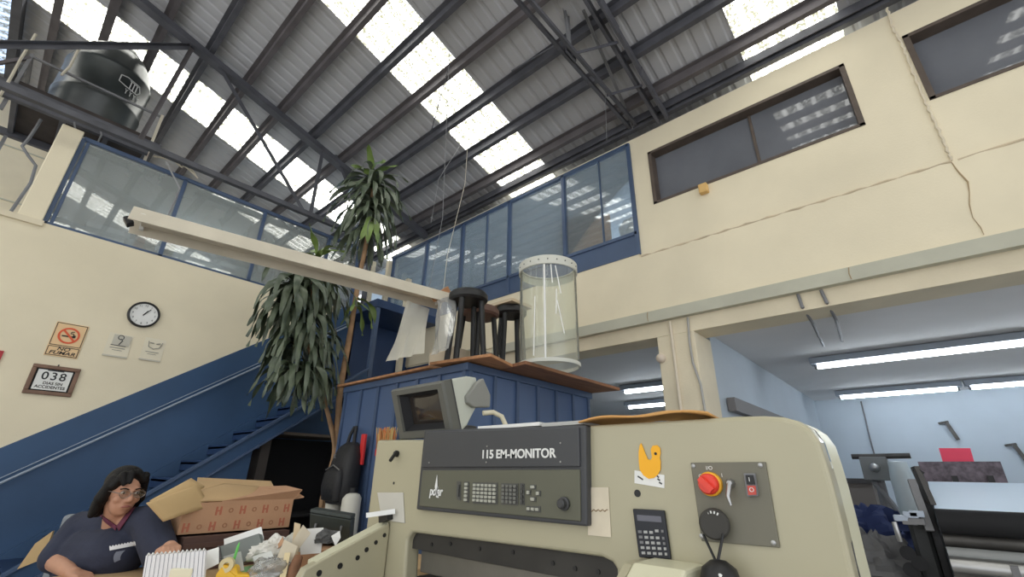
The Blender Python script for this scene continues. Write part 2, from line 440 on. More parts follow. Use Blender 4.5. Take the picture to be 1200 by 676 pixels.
# window in the lower right wall near the corner, mostly hidden by the plastic sheet
lw = MB()
lw.box(X0-.03, X0, 5.7, 5.76, 1.9, 3.02).box(X0-.03, X0, 6.4, 6.46, 1.9, 3.02).box(X0-.03, X0, 5.7, 6.46, 2.96, 3.02).box(X0-.03, X0, 5.7, 6.46, 2.46, 2.53)
r5 = sroot('window_5', (X0, 6.1, 1.9)); part('window_frame', lw, NAVY, r5); part('pane', MB().box(X0-.02, X0-.008, 5.76, 6.4, 1.9, 2.96), mat('pale blue pane', (.42, .52, .66), .3, vary=.2), r5)
# posts at the head of the stair
struct('trim_8', MB().box(4.26, 4.34, 6.28, 6.36, 0, 4.6), CREAM2)
struct('trim_9', MB().box(4.40, 4.49, 7.2, 7.3, 3.7, 5.3).box(4.1, 4.18, 7.3, 7.38, 3.7, 5.2), CREAM2)

# the crack and the stain down the right wall
ck = [at(x, y, 'X', X0-.004 if y < 188 else X0-.026) for x, y in ((1115, 190), (1122, 200), (1134, 213), (1136, 225), (1136, 240), (1140, 255), (1149, 266), (1153, 275))]
struct('trim_10', MB().tube(ck, [.003, .005, .006, .003, .004, .002, .003, .002], 5), mat('crack shadow plaster', (.40, .30, .18), .9))
ck2 = [(X0-.07, .245+.4*i*0, 0) for i in range(0)]
for (px, py, dy) in ((632/3.977+600, 120/3.977+340, 0), (996.5, 322, 0)):
    p = at(px, py, 'X', 4.428)
    struct('trim_11' if px < 900 else 'trim_12', MB().tube([(4.427, p.y, 2.94), (4.427, p.y+.006, 2.99), (4.427, p.y-.004, 3.045)], .004, 5), mat('crack shadow plaster', (.3, .22, .13)))

# ================================================================== ROOF STEEL
ordn = ['first', 'second', 'third', 'fourth', 'fifth', 'sixth', 'seventh', 'eighth', 'ninth', 'tenth', 'eleventh', 'twelfth', 'thirteenth']
px_ = [4.43]+[4.15-.515*k for k in range(11)]
for k, X in enumerate(px_):
    z = roof_z(X)-.008
    mb = MB()
    h = .13 if k == 0 else .115
    mb.bar((X, -8, z-h/2), (X, 10, z-h/2), .012, h).bar((X-.025, -8, z-.006), (X-.025, 10, z-.006), .06, .01).bar((X+.025, -8, z-h), (X+.025, 10, z-h), .06, .01)
    if k == 0: mb.bar((X-.05, -8, z-.05), (X-.05, 10, z-.05), .012, .10)
    o = part('roof_purlin', mb, STEELD if k in (0, 2, 3, 5, 8) else STEELR)
    tag(o, ('dark steel purlin along the eave just above the right wall' if k == 0 else 'long steel purlin under the roof sheets, %s one up from the eave purlin' % ordn[k-1]), 'purlin', 'purlins under the roof')
for k in range(6):
    X = RX-.5-1.0*k; z = RZ-TAN*(RX-X)
    o = part('roof_purlin', MB().bar((X, -8, z-.07), (X, 10, z-.07), .05, .11), STEELR)
    tag(o, 'steel purlin under the roof slope past the ridge, %s from the ridge' % ordn[k], 'purlin', 'purlins past the ridge')
tag(part('ridge_beam', MB().box(RX-.05, RX+.05, -8, 10, RZ-.2, RZ-.02), STEELD), 'dark steel beam along the ridge at the top left corner', 'beam')

def on_top(X, Y, drop=.16): return Vector((X, Y, roof_z(X)-drop))
# left truss in front of the left wall
TY = 6.13
t = thing('roof_truss', 'dark steel roof truss over the left wall windows, with crossing web bars', 'truss', (1.5, TY, 4.9), 'roof trusses')
TOPD = .06+.115
p0, p1 = on_top(RX, TY, TOPD), on_top(4.45, TY, TOPD)
part('top_chord', MB().bar(p0, p1, .09, .10).bar(p0+Vector((0, 0, -.05)), p1+Vector((0, 0, -.05)), .13, .012), STEELD, t)
part('bottom_chord', MB().bar((-3.5, TY, 4.93), (3.4, TY, 4.93), .07, .07), STEELD, t)
def web(a, b, w=.05, m=STEELD, par=None): return part('web_bar', MB().angle(a, b, w), m, par)
n1 = at(228, 43, 'Y', TY); n1.z = roof_z(n1.x)-.2
web(n1, Vector((-1.75, TY, 4.93)) if False else at(0, 49, 'Y', TY)+(at(0, 49, 'Y', TY)-n1)*.35, .06, STEELD, t)
web(n1, at(160, 165, 'Y', TY), .05, STEELR, t)
web(at(258, 78, 'Y', TY), Vector((2.22, TY, 4.95)), .05, STEELD, t)
c1 = at(381, 170, 'Y', TY); c1.z = roof_z(c1.x)-.2
web(c1, Vector((2.33, TY, 4.95)), .05, STEELD, t)
web(at(394, 182, 'Y', TY), Vector((3.35, TY, 4.95)), .05, STEELD, t)
part('end_post', MB().bar((3.38, TY, 3.75), (3.38, TY, roof_z(3.38)-.22), .06, .06), STEELD, t)
# far roof truss beyond
# right truss (space truss over the wall with the dark windows)
TY2 = 1.5; TB = 1.88
t2 = thing('roof_truss', 'dark steel roof truss meeting the eave beside the right wall windows', 'truss', (3, TY2, 4.9), 'roof trusses')
for dy in (-.055, .055):
    part('top_chord', MB().bar(on_top(RX, TY2+dy, TOPD), on_top(4.45, TY2+dy, TOPD), .035, .10), STEELD, t2)
    part('bottom_chord', MB().bar((RX, TB+dy, 5.58), (4.45, TB+dy*.8, 5.58), .035, .05), STEELD, t2)
bn = at(668, 46, 'Y', TB); bn.z = 5.58
for (px, py) in ((657, 0), (664, 0)):
    web(bn, at(px, py, 'Y', TB-.05)+Vector((0, 0, .5)), .028, STEELG, t2)
web(Vector((4.45, TB, 5.56)), on_roof(683, 0)+Vector((0, 0, -.15)), .03, STEELG, t2)
web(bn, on_top(bn.x+.35, TY2, .2), .035, STEELD, t2)
web(at(622, 2, 'Y', TB), on_top(2.2, TY2, .2), .035, STEELD, t2)
web(Vector((3.75, TB, 5.58)), on_top(3.92, TY2, .2), .035, STEELD, t2)
part('gusset_plate', MB().box(bn.x-.09, bn.x+.09, TB-.01, TB+.01, 5.54, 5.68), STEELD, t2)
part('gusset_plate', MB().bar(on_top(2.9, TY2-.07, .21), on_top(3.25, TY2-.07, .21), .02, .17), STEELD, t2)
part('gusset_plate', MB().bar(on_top(3.75, TY2-.07, .21), on_top(4.0, TY2-.07, .21), .02, .16), STEELD, t2)
# thin roof tie and steel brace between purlins at the top
for (a, b, r, lb) in (((600, 74), (660, 38), .012, 'thin steel tie rod under the roof left of the right truss'),
                      ((526, 72), (505, 150), .006, 'thin black wire hanging under the middle skylight strip'),):
    A = on_roof(*a)-Vector((0, 0, .13)); B = on_roof(*b)-Vector((0, 0, .13))
    tag(part('tie_rod', MB().tube([A, B], r, 6), STEELD), lb, 'rod')

# dark beam and conduit along the head of the left wall
tag(part('wall_conduit', MB().tube([(-.6, 6.30, 5.03), (1.0, 6.30, 5.01), (3.3, 6.30, 5.02)], .03, 8), STEELG), 'grey pipe lying along the top of the left wall windows', 'pipe')
cb = [at(x, y, 'Y', 6.27) for x, y in ((180, 183), (195, 186), (210, 190), (222, 199), (232, 209), (228, 203), (219, 192), (213, 196), (206, 190))]
tag(part('loose_cable', MB().tube(cb, .011, 6), LAMPM), 'loose pale cable curling above the left wall windows', 'cable')

# ================================================================== WATER TANK
tc = Vector((-.30, 7.25, 0)); tb = 5.53
def tank_at(): pass
TC = at(112, 128, 'Y', 7.25)
tx = TC.x; R_ = .46; pz = at(112, 150, 'Y', 6.95).z; tz = pz+.06
t = thing('water_tank', 'black round water tank with a domed lid on the steel platform', 'water tank', (tx, 7.25, tz))
H_ = .92
prof = [(R_*.93, 0), (R_*.97, .03), (R_*.97, .36), (R_*.99, .375), (R_*.99, .40), (R_*.97, .415), (R_*.97, .86), (R_*.99, .875), (R_*.99, .90), (R_*.95, .94), (R_*.84, 1.12), (R_*.66, 1.28), (R_*.44, 1.36)]
part('tank_body', MB().lathe(prof, (tx, 7.25, tz), 40), TANKM, t, smooth=50)
part('lid', MB().lathe([(R_*.46, 0), (R_*.46, .05), (R_*.40, .08), (0, .10)], (tx, 7.25, tz+1.34), 28), TANKM, t, smooth=50)
# emblem on the tank, facing the hall
dirc = (EYE-Vector((tx, 7.25, tz))); dirc.z = 0; dirc.normalize()
ang0 = math.atan2(dirc.y, dirc.x)
def tcyl(a, z, r=R_*.97+.006): return Vector((tx+r*math.cos(ang0+a+.08), 7.25+r*math.sin(ang0+a+.08), tz+z+.14))
em = MB()
def stroke(pts, w=.007): em.tube([tcyl(a, z) for a, z in pts], w, 5)
stroke([(.10, .62), (.10, .52), (.26, .50), (.62, .50), (.70, .56), (.62, .64), (.26, .64), (.10, .62)])
for a in (.38, .47, .56): stroke([(a, .62), (a, .50)])
stroke([(.34, .62), (.60, .62)])
for a in (.34, .46, .58, .70): stroke([(a-.03, .47), (a, .435), (a+.03, .47)], .005); stroke([(a, .435), (a, .40)], .005)
part('emblem', em, mat('faded white print', (.55, .56, .55), .7), t, label='faded white printed emblem')
# platform
pt = thing('tank_platform', 'steel angle platform and posts carrying the black water tank', 'platform', (tx, 7.25, pz-.12))
px0, px1, py0, py1 = tx-.62, tx+.62, 6.72, 7.85
for y in (py0, py1): part('beam', MB().bar((px0-.35, y, pz-.05), (px1+.1, y, pz-.05), .06, .09), STEELD, pt)
for k in range(4):
    x = px0+(px1-px0)*k/3; part('cross_bar', MB().bar((x, py0, pz-.03), (x, py1, pz-.03), .05, .05), STEELD, pt)
for (x, y) in ((px0-.02, py0), (px1, py0), (px0-.02, py1), (px1, py1)):
    part('post', MB().bar((x, y, 4.985), (x, y, pz+.45), .032, .032), LAMPM if x > tx and y < 7 else STEELG, pt)
part('guard_bar', MB().bar((px0-.02, py0, pz+.42), (px1, py0, pz+.42), .025, .025), STEELG, pt)
part('guard_bar', MB().bar((px0-.02, py0, pz+.42), (px0-.02, py1, pz+.42), .035, .035), STEELG, pt)
part('brace', MB().bar((px0-.35, py0, pz-.05), (px0-.02, py0, pz+.40), .035, .035), STEELR, pt)
part('lower_beam', MB().bar((px0-.1, py0-.05, pz-.20), (px1, py0-.05, pz-.20), .06, .07), STEELD, pt)
part('deck', MB().box(px0, px1, py0, py1, pz+.0, pz+.058), mat('dark deck boards', (.045, .035, .032), .8, vary=.3, scale=5), pt)
hp = [at(x, y, 'Y', 6.6) for x, y in ((110, 145), (117, 149), (119, 158), (115, 166), (107, 168), (99, 164), (93, 158), (88, 150), (87, 143))]
tag(part('hose', MB().tube(hp, .010, 6), STEELG), 'thin grey hose curling below the water tank', 'hose')
dr = [at(x, y, 'Y', 7.0) for x, y in ((48, 140), (42, 150), (34, 162), (26, 171), (33, 182), (42, 194), (36, 214), (18, 240), (3, 262))]
tag(part('drain_pipe', MB().tube(dr, .016, 7), STEELG), 'bent grey pipe dropping below the tank platform at the left edge', 'pipe')
for (pts, Yv, lb) in ((((112, 48), (92, 58), (82, 78), (72, 88)), 6.6, 'frayed pale rope on the left post of the tank platform'), (((42, 40), (25, 68), (12, 92), (0, 112)), 6.5, 'frayed pale rope hanging left of the water tank')):
    tag(part('rope', MB().tube([at(x, y, 'Y', Yv) for x, y in pts], .014, 6), LAMPM), lb, 'rope')

# ================================================================== HANGING LAMP
lr = at(523, 357, 'Y', 3.2); ll = at(156, 249, 'Y', 3.66); ll.z = lr.z = (lr.z+ll.z)/2
ld = (lr-ll).normalized(); lside = ld.cross(Vector((0, 0, 1))).normalized(); lu = Vector((0, 0, 1))
t = thing('fluorescent_fixture', 'long unlit cream fluorescent lamp channel hanging across the plant', 'lamp', (lr+ll)/2)
def lsec(pts, a=ll, b=lr):
    return [[p+lside*u+lu*v for u, v in pts] for p in (a, b)]
part('reflector', MB().loft(lsec([(-.125, -.060), (-.065, .060), (.065, .060), (.125, -.060), (.118, -.063), (.058, .050), (-.058, .050), (-.118, -.063)])), LAMPM, t)
part('ballast_channel', MB().loft(lsec([(-.042, -.022), (-.042, .050), (.042, .050), (.042, -.022)], ll+ld*.06, lr-ld*.03)), LAMPM, t)
for s in (-.075, .075):
    for p, q in ((ll+ld*.05, ll+ld*.075), (lr-ld*.05, lr-ld*.075)):
        part('lamp_holder', MB().bar(p+lside*s-lu*.012, q+lside*s-lu*.012, .03, .05), WHITEM, t)
part('end_hook', MB().bar(ll-lu*.01-ld*.02, ll-lu*.05+ld*.01, .07, .04), BLACK, t)
A = ll+ld*.18+lu*.045
part('hanging_chain', MB().tube([A, A+Vector((.02, .05, .3)), at(195, 190, 'Y', A.y+.25)], .006, 6), STEELG, t)
part('hanging_wire', MB().tube([lr-ld*.2+lu*.06, lr-ld*.12+lu*.9, Vector((lr.x-.25, lr.y, roof_z(lr.x-.25)-.1))], .003, 6), STEELG, t)
# other wires from the roof
for pts, Yv, lb in ((((505, 262), (514, 210), (552, 150), (581, 100)), 4.2, 'thin dark wire hanging from the roof left of the stools'),
                    (((519, 345), (524, 300), (545, 215), (548, 170)), 3.4, 'pale string hanging down to the right end of the lamp channel'),
                    (((711, 165), (709, 105)), 1.9, 'thin cord hanging at the eave beside the right truss'),
                    (((760, 148), (756, 100), (752, 92)), 1.8, 'short pale cord under the right truss end')):
    tag(part('hanging_wire', MB().tube([at(x, y, 'Y', Yv) for x, y in pts], .0032, 5), STEELG if 'pale' not in lb else LAMPM), lb, 'wire')
# frayed rope down the right wall
rp = [at(x, y, 'X', X0-.012) for x, y in ((1036, 0), (1041, 15), (1046, 33), (1056, 50), (1064, 70), (1074, 95), (1085, 121), (1094, 140), (1104, 162), (1112, 180), (1116, 190))]
tag(part('wall_rope', MB().tube([rp[i].lerp(rp[i+1], f)+Vector((0, .006*math.sin(9*(i+f)*2), 0)) for i in range(len(rp)-1) for f in (0, .2, .4, .6, .8)], [.008+.004*((k*7) % 3)/2 for k in range(5*(len(rp)-1))], 6), PAPER2), 'frayed tan rope running down the right wall between the dark windows', 'rope')
bx = at(825, 222, 'X', X0-.02)
tag(part('junction_box', MB().box(X0-.07, X0, bx.y-.045, bx.y+.045, bx.z-.055, bx.z+.055), mat('ochre plastic', (.72, .46, .17), .6), bevel=.008), 'small ochre junction box under the left dark framed window', 'box')

# ================================================================== ON THE LEFT WALL
WY = Y0-.002
def wp(x, y, d=0): return at(x, y, 'Y', WY-d)
c = wp(168.2, 369)
t = thing('wall_clock', 'round white wall clock with a black rim on the left wall', 'clock', c)
cr_ = .148; nrm = (0, -1, 0)
part('rim', MB().lathe([(cr_*.86, 0), (cr_, 0), (cr_, .035), (cr_*.93, .045), (cr_*.86, .03), (cr_*.86, 0)], c, 36, nrm, cap=False), BLACK, t, smooth=40)
part('dial', MB().lathe([(cr_*.88, .0), (cr_*.88, .022)], c, 36, nrm), PAPER, t)
hd = MB()
for (ang, ln, w) in ((35, .085, .008), (30, .055, .012)):
    a = math.radians(ang); d = Vector((math.sin(a), 0, math.cos(a)))
    hd.bar(c+Vector((0, -.027, 0))-d*.015, c+Vector((0, -.027, 0))+d*ln, w, .002, up=(0, 1, 0))
part('hands', hd, BLACK, t)
for k in range(1, 13):
    a = k*PI/6; text('numeral', str(k), .032, c+Vector((math.sin(a)*.102, -.0225, math.cos(a)*.102)), (1, 0, 0), (0, 0, 1), DGREY, t, .0005)

# no smoking sign
tl, tr_, br, bl = wp(66.6, 377.5), wp(103.8, 381.8), wp(91, 420.5), wp(51, 416)
sc_ = (tl+tr_+br+bl)/4; sw = ((tr_-tl).length+(br-bl).length)/4; sh = ((tl-bl).length+(tr_-br).length)/4
t = thing('no_smoking_sign', 'cream and orange no smoking sign above the framed counter', 'sign', sc_)
SIGN = mat('peach sign board', (.80, .55, .30), .5)
INK = mat('printing ink', (.03, .025, .02), .6)
part('board', MB().box(sc_.x-sw, sc_.x+sw, WY-.006, WY, sc_.z-sh, sc_.z+sh), SIGN, t)
bd = MB()
zs_ = sc_.z-sh*.42
for (a, b) in ((sc_.z+sh*.95, zs_+.012), (zs_-.004, sc_.z-sh*.94)):
    for z in (a, b): bd.box(sc_.x-sw*.93, sc_.x+sw*.93, WY-.008, WY-.006, z-.003, z+.003)
    for x in (-1, 1): bd.box(sc_.x+x*sw*.93-.003, sc_.x+x*sw*.93+.003, WY-.008, WY-.006, min(a, b), max(a, b))
part('border_line', bd, INK, t)
RINGM = mat('red orange print', (.72, .10, .03), .5)
rc = Vector((sc_.x, WY-.007, sc_.z+sh*.27)); rr = sh*.48
mb = MB().lathe([(rr*.80, 0), (rr, 0), (rr, .003), (rr*.80, .003), (rr*.80, 0)], rc, 32, nrm, cap=False)
mb.bar(rc+Vector((-rr*.62, -.0035, rr*.62)), rc+Vector((rr*.62, -.0035, -rr*.62)), rr*.2, .003, up=(0, 1, 0))
part('prohibition_ring', mb, RINGM, t)
cg = MB().box(rc.x-rr*.62, rc.x+rr*.5, WY-.0105, WY-.0085, rc.z-rr*.18, rc.z-rr*.02).box(rc.x+rr*.35, rc.x+rr*.62, WY-.0105, WY-.0085, rc.z-rr*.18, rc.z+rr*.12)
cg.tube([rc+Vector((rr*a, -.003, rr*b)) for a, b in ((.45, .15), (.3, .3), (.1, .28), (.15, .5), (.4, .55))], rr*.05, 5)
part('cigarette', cg, INK, t)
text('lettering', 'NO', sh*.27, Vector((sc_.x, WY-.008, sc_.z-sh*.555)), (1, 0, 0), (0, 0, 1), INK, t, .001, shear=.2, offset=.0008, stretch=1.3)
text('lettering', 'FUMAR', sh*.27, Vector((sc_.x, WY-.008, sc_.z-sh*.79)), (1, 0, 0), (0, 0, 1), INK, t, .001, shear=.2, offset=.0008, stretch=1.3)

# framed accident counter
tl, tr_, br, bl = wp(38.5, 427), wp(95, 431.5), wp(83.5, 464.5), wp(25, 461.5)
sc_ = (tl+tr_+br+bl)/4; sw = ((tr_-tl).length+(br-bl).length)/4; sh = ((tl-bl).length+(tr_-br).length)/4
t = thing('accident_counter', 'brown framed days counter board reading 038 below the no smoking sign', 'framed board', sc_)
fw_ = .035
mb = MB()
mb.box(sc_.x-sw, sc_.x+sw, WY-.025, WY, sc_.z+sh-fw_, sc_.z+sh).box(sc_.x-sw, sc_.x+sw, WY-.025, WY, sc_.z-sh, sc_.z-sh+fw_)
mb.box(sc_.x-sw, sc_.x-sw+fw_, WY-.025, WY, sc_.z-sh+fw_, sc_.z+sh-fw_).box(sc_.x+sw-fw_, sc_.x+sw, WY-.025, WY, sc_.z-sh+fw_, sc_.z+sh-fw_)
part('frame', mb, mat('brown frame wood', (.20, .11, .07), .5, vary=.2, scale=9), t, bevel=.006)
part('inner_mount', MB().box(sc_.x-sw+fw_, sc_.x+sw-fw_, WY-.006, WY-.001, sc_.z-sh+fw_, sc_.z+sh-fw_), BLACKM, t)
part('card', MB().box(sc_.x-sw+fw_+.014, sc_.x+sw-fw_-.014, WY-.010, WY-.006, sc_.z-sh+fw_+.012, sc_.z+sh-fw_-.010), PAPER, t)
for k, ch in enumerate('038'):
    x = sc_.x+(-.40+.40*k)*sw*.92
    pl = part('number_plate', MB().box(x-sw*.17, x+sw*.17, WY-.014, WY-.010, sc_.z-sh*.06, sc_.z+sh*.56), WHITEM, t)
    text('digit', ch, sh*.74, Vector((x, WY-.0145, sc_.z+sh*.25)), (1, 0, 0), (0, 0, 1), BLACK, pl, .001, offset=.0015)
text('lettering', 'DIAS SIN', sh*.26, Vector((sc_.x+.01, WY-.0105, sc_.z-sh*.22)), (1, 0, 0), (0, 0, 1), INK, t, .001, offset=.001)
text('lettering', 'ACCIDENTES', sh*.26, Vector((sc_.x, WY-.0105, sc_.z-sh*.48)), (1, 0, 0), (0, 0, 1), INK, t, .001, offset=.001)
part('heading_line', MB().box(sc_.x-.06, sc_.x+.06, WY-.011, WY-.010, sc_.z+sh*.62, sc_.z+sh*.68), DGREY, t)
part('hook', MB().tube([(sc_.x, WY-.01, sc_.z+sh-.01), (sc_.x, WY-.02, sc_.z+sh+.015)], .007, 6), STEELK, t)

# paper notices
def notice(q, lb, icon):
    P = [wp(*p) for p in q]
    x0 = (P[0].x+P[3].x)/2; x1 = (P[1].x+P[2].x)/2; z1 = (P[0].z+P[1].z)/2; z0 = (P[2].z+P[3].z)/2
    t = thing('notice', lb, 'notice', ((x0+x1)/2, WY, z0), 'paper notices on the left wall')
    part('paper', MB().sheet(lambda u, v: (x0+(x1-x0)*u, WY-.004-.004*math.sin(3*u+2*v), z0+(z1-z0)*v), 6, 6), mat('off white paper', (.80, .735, .58), .85, vary=.03), t)
    w = x1-x0; h = z1-z0; xc = (x0+x1)/2
    GI = mat('grey print', (.30, .29, .26), .8)
    if icon:
        part('grey_picture', MB().box(xc-w*.30, xc+w*.42, WY-.011, WY-.009, z0+h*.50, z0+h*.95), mat('pale grey print', (.56, .53, .45), .8), t)
        mb = MB().tube([(xc+.0, WY-.012, z0+h*.52), (xc+.02, WY-.012, z0+h*.72), (xc, WY-.012, z0+h*.78)], .006, 5)
        mb.lathe([(.02, 0), (.028, 0), (.028, .003), (.02, .003), (.02, 0)], (xc, WY-.011, z0+h*.84), 14, nrm, cap=False).box(xc-w*.32, xc+w*.3, WY-.012, WY-.010, z0+h*.47, z0+h*.50)
        part('drawing', mb, mat('dark print', (.08, .08, .08), .8), t)
    else:
        mb = MB().tube([(xc-.06, WY-.012, z0+h*.85), (xc-.05, WY-.012, z0+h*.60), (xc, WY-.012, z0+h*.52), (xc+.05, WY-.012, z0+h*.6), (xc+.07, WY-.012, z0+h*.85)], .004, 5)
        mb.tube([(xc-.045, WY-.012, z0+h*.78), (xc-.01, WY-.012, z0+h*.78)], .005, 5).tube([(xc+.015, WY-.012, z0+h*.76), (xc+.05, WY-.012, z0+h*.80)], .005, 5)
        part('drawing', mb, GI, t)
    mb = MB().box(xc-w*.32, xc+w*.3, WY-.011, WY-.009, z0+h*.36, z0+h*.39).box(xc-w*.2, xc+w*.2, WY-.011, WY-.009, z0+h*.27, z0+h*.29)
    part('printed_line', mb, GI, t)
    part('bottom_edge', MB().box(x0, x1, WY-.014, WY-.004, z0-.004, z0+.012), mat('pale grey print', (.52, .5, .44), .8), t)
notice(((129, 390), (156, 393), (150, 420), (119, 416)), 'faded paper notice with a grey picture below the wall clock, left of the pair', True)
notice(((172, 396), (193, 398), (190, 425), (161, 420)), 'faded paper notice with a face drawing, right of the pair under the clock', False)
a_, b_ = wp(8.5, 412), wp(-2, 436)
tag(part('red_sign', MB().box(a_.x-.45, a_.x-.02, WY-.012, WY-.002, b_.z+.02, a_.z), mat('dark red sign', (.42, .02, .03), .5)), 'dark red sign cut by the left edge of the photo', 'sign')

# ================================================================== STAIRCASE
t = thing('staircase', 'blue steel staircase climbing along the left wall behind the woman', 'staircase', (1.5, 5.9, 0))
sN = 5.5
s_top = at(280, 519, 'Y', sN)
def sz(X): return s_top.z+sl*(X-s_top.x)
def para(x0, x1, f, dzl, y, th):   # sloped plank
    return MB().prism([(x0, y, f(x0)), (x1, y, f(x1)), (x1, y, f(x1)-dzl), (x0, y, f(x0)-dzl)], (0, th, 0))
xe = 3.25
part('near_stringer', para(-.3, xe, sz, .15, sN, .05), BLUE, t)
part('near_stringer_flange', para(-.3, xe, lambda X: sz(X)+.02, .025, sN-.03, .1), BLUEF, t)
part('near_stringer_flange', para(-.3, xe, lambda X: sz(X)-.15, .025, sN-.03, .1), BLUEF, t)
part('far_stringer', para(-.3, xe, lambda X: sz(X)+.05, .26, Y0-.07, .05), BLUE, t)
nst = 15
for k in range(nst):
    X = -.25+(xe+.2)*k/nst; z = sz(X)
    if z < .1: continue
    part('tread', MB().box(X, X+.27, sN+.05, Y0-.07, z-.02, z+.02).box(X, X+.02, sN+.05, Y0-.07, z-.08, z), NAVY, t)
part('landing', MB().box(xe, 4.4, sN, Y0-.02, 3.6, 3.72), NAVY, t)
part('landing_post', MB().box(xe+.02, xe+.08, sN+.02, sN+.08, 0, 3.6), BLUEF, t)
tag(part('handrail', MB().tube([(-1.0, Y0-.07, dz(-1.0)-.36), (3.3, Y0-.07, dz(3.3)-.36)], .012, 8).tube([(-1.0, Y0-.05, dz(-1.0)-.31), (3.3, Y0-.05, dz(3.3)-.31)], .005, 6), mat('worn blue grey rail', (.30, .36, .45), .4)), 'worn pale rail running up the blue band of the left wall', 'handrail')
# panel that closes the space below the stair
part('side_panel', MB().prism([(-.3, sN+.03, 0), (2.02, sN+.03, 0), (2.02, sN+.03, sz(2.02)-.17), (-.3, sN+.03, max(.01, sz(-.3)-.17))], (0, .03, 0)), BLUE, t)
# dark cupboard below the stair
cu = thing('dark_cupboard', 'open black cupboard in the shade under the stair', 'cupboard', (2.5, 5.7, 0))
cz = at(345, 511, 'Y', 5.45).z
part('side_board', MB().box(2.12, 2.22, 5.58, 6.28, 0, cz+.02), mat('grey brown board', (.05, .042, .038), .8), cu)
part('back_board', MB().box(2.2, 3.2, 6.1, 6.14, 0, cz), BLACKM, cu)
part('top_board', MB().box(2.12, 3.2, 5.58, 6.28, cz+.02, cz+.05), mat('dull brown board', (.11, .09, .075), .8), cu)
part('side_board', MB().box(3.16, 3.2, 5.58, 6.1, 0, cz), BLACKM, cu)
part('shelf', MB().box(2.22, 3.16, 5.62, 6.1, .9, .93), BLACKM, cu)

# ================================================================== BLUE CABIN
cx0, cy0, cx1, cy1, ct = 2.39, 2.58, 4.16, 4.42, 2.2
t = thing('blue_cabin', 'blue sheet metal cabin with vertical ribs behind the cutting machine', 'cabin', ((cx0+cx1)/2, (cy0+cy1)/2, 0))
part('panel_left', MB().box(cx0, cx0+.02, cy0, cy1, 0, ct-.06), BLUECAB, t)
part('panel_front', MB().box(cx0+.02, cx1, cy0, cy0+.02, 0, ct-.06), BLUECAB, t)
part('panel_right', MB().box(cx1-.02, cx1, cy0+.02, cy1, 0, ct-.06), BLUECAB, t)
part('panel_back', MB().box(cx0+.02, cx1-.02, cy1-.02, cy1, 0, ct-.06), BLUECAB, t)
part('top_rim', MB().box(cx0-.025, cx1+.025, cy0-.025, cy0+.03, ct-.06, ct).box(cx0-.025, cx0+.03, cy0+.03, cy1, ct-.06, ct).box(cx1-.03, cx1+.025, cy0+.03, cy1, ct-.06, ct).box(cx0+.03, cx1-.03, cy1-.04, cy1, ct-.06, ct), BLUEF, t, bevel=.004)
part('roof_sheet', MB().box(cx0+.03, cx1-.03, cy0+.03, cy1-.04, ct-.03, ct-.012), BLUECAB, t)
for k in range(7):
    y = cy0+.02+(cy1-cy0-.06)*k/6; part('rib', MB().box(cx0-.018, cx0, y-.015+.0, y+.02, 0, ct-.06), BLUEF, t)
for k in range(7):
    x = cx0+.02+(cx1-cx0-.06)*k/6; part('rib', MB().box(x-.015, x+.02, cy0-.018, cy0, 0, ct-.06), BLUEF, t)
# plywood on top
def board(pix, z0, th, m, lb, nm='plywood_board'):
    P = [at(x, y, 'Z', z0) for x, y in pix]
    return tag(part(nm, MB().prism(P, (0, 0, th)), m), lb, 'board')
def slab(poly, z, th, m, lb, tilt=(0, 0)):
    P = [Vector((x, y, z+tilt[0]*(x-poly[0][0])+tilt[1]*(y-poly[0][1]))) for x, y in poly]
    return tag(part('plywood_board', MB().prism(P, (0, 0, th)), m, bevel=.004), lb, 'board')
slab([(2.32, 2.98), (2.95, 2.90), (2.9, 4.5), (2.33, 4.5)], ct+.004, .022, PLY, 'thin plywood board on the left edge of the cabin top')
slab([(2.36, 2.30), (2.75, 2.42), (2.78, 2.88), (2.30, 2.95)], ct+.004, .026, PLY, 'warped orange plywood board on the near corner of the cabin', tilt=(.0, .02))
slab([(2.72, 2.26), (4.25, 2.26), (4.20, 2.86), (2.80, 2.86)], ct+.006, .03, PLYD, 'brown plywood board under the clear plastic drum')
slab([(2.98, 2.87), (4.1, 2.87), (4.1, 4.35), (2.97, 4.4)], ct+.004, .02, PLYD, 'flat brown board at the back of the cabin top')
BT = ct+.036
# stools
def stool(cx, cy, z, h, seatm, lb, rs=.17, legn=4, ra=.4):
    t = thing('stool', lb, 'stool', (cx, cy, z), 'stools on top of the cabin')
    part('seat', MB().lathe([(rs*.9, -.03), (rs, -.01), (rs, .035), (rs*.92, .06), (rs*.5, .066), (0, .066)], (cx, cy, z+h-.066), 32), seatm, t, smooth=40)
    for k in range(legn):
        a = ra+2*PI*k/legn
        part('leg', MB().tube([(cx+rs*1.02*math.cos(a), cy+rs*1.02*math.sin(a), z), (cx+rs*.72*math.cos(a), cy+rs*.72*math.sin(a), z+h-.06)], .027, 12), BLACK, t, smooth=60)
    part('seat_bracket', MB().lathe([(rs*.75, 0), (rs*.75, .02)], (cx, cy, z+h-.09), 20), BLACK, t)
    return t
q = at(548, 412, 'Z', BT)
def place(px, py, D): return dep(px, py, D)
S1 = at(549, 347, 'X', 2.70)
stool(S1.x, S1.y, BT, S1.z-BT+.03, BLACK, 'black round stool on the near corner of the cabin', rs=.185)
S2 = at(561, 367, 'X', 3.02)
stool(S2.x, S2.y, BT, S2.z-BT+.05, SEATM, 'stool with a brown padded seat behind the black round stool', rs=.21, ra=.8)
S3 = at(599, 366, 'X', 3.45)
stool(S3.x, S3.y, BT, S3.z-BT+.05, BLACK, 'black stool with a flat carton on it, just left of the clear drum', rs=.17, ra=.2)
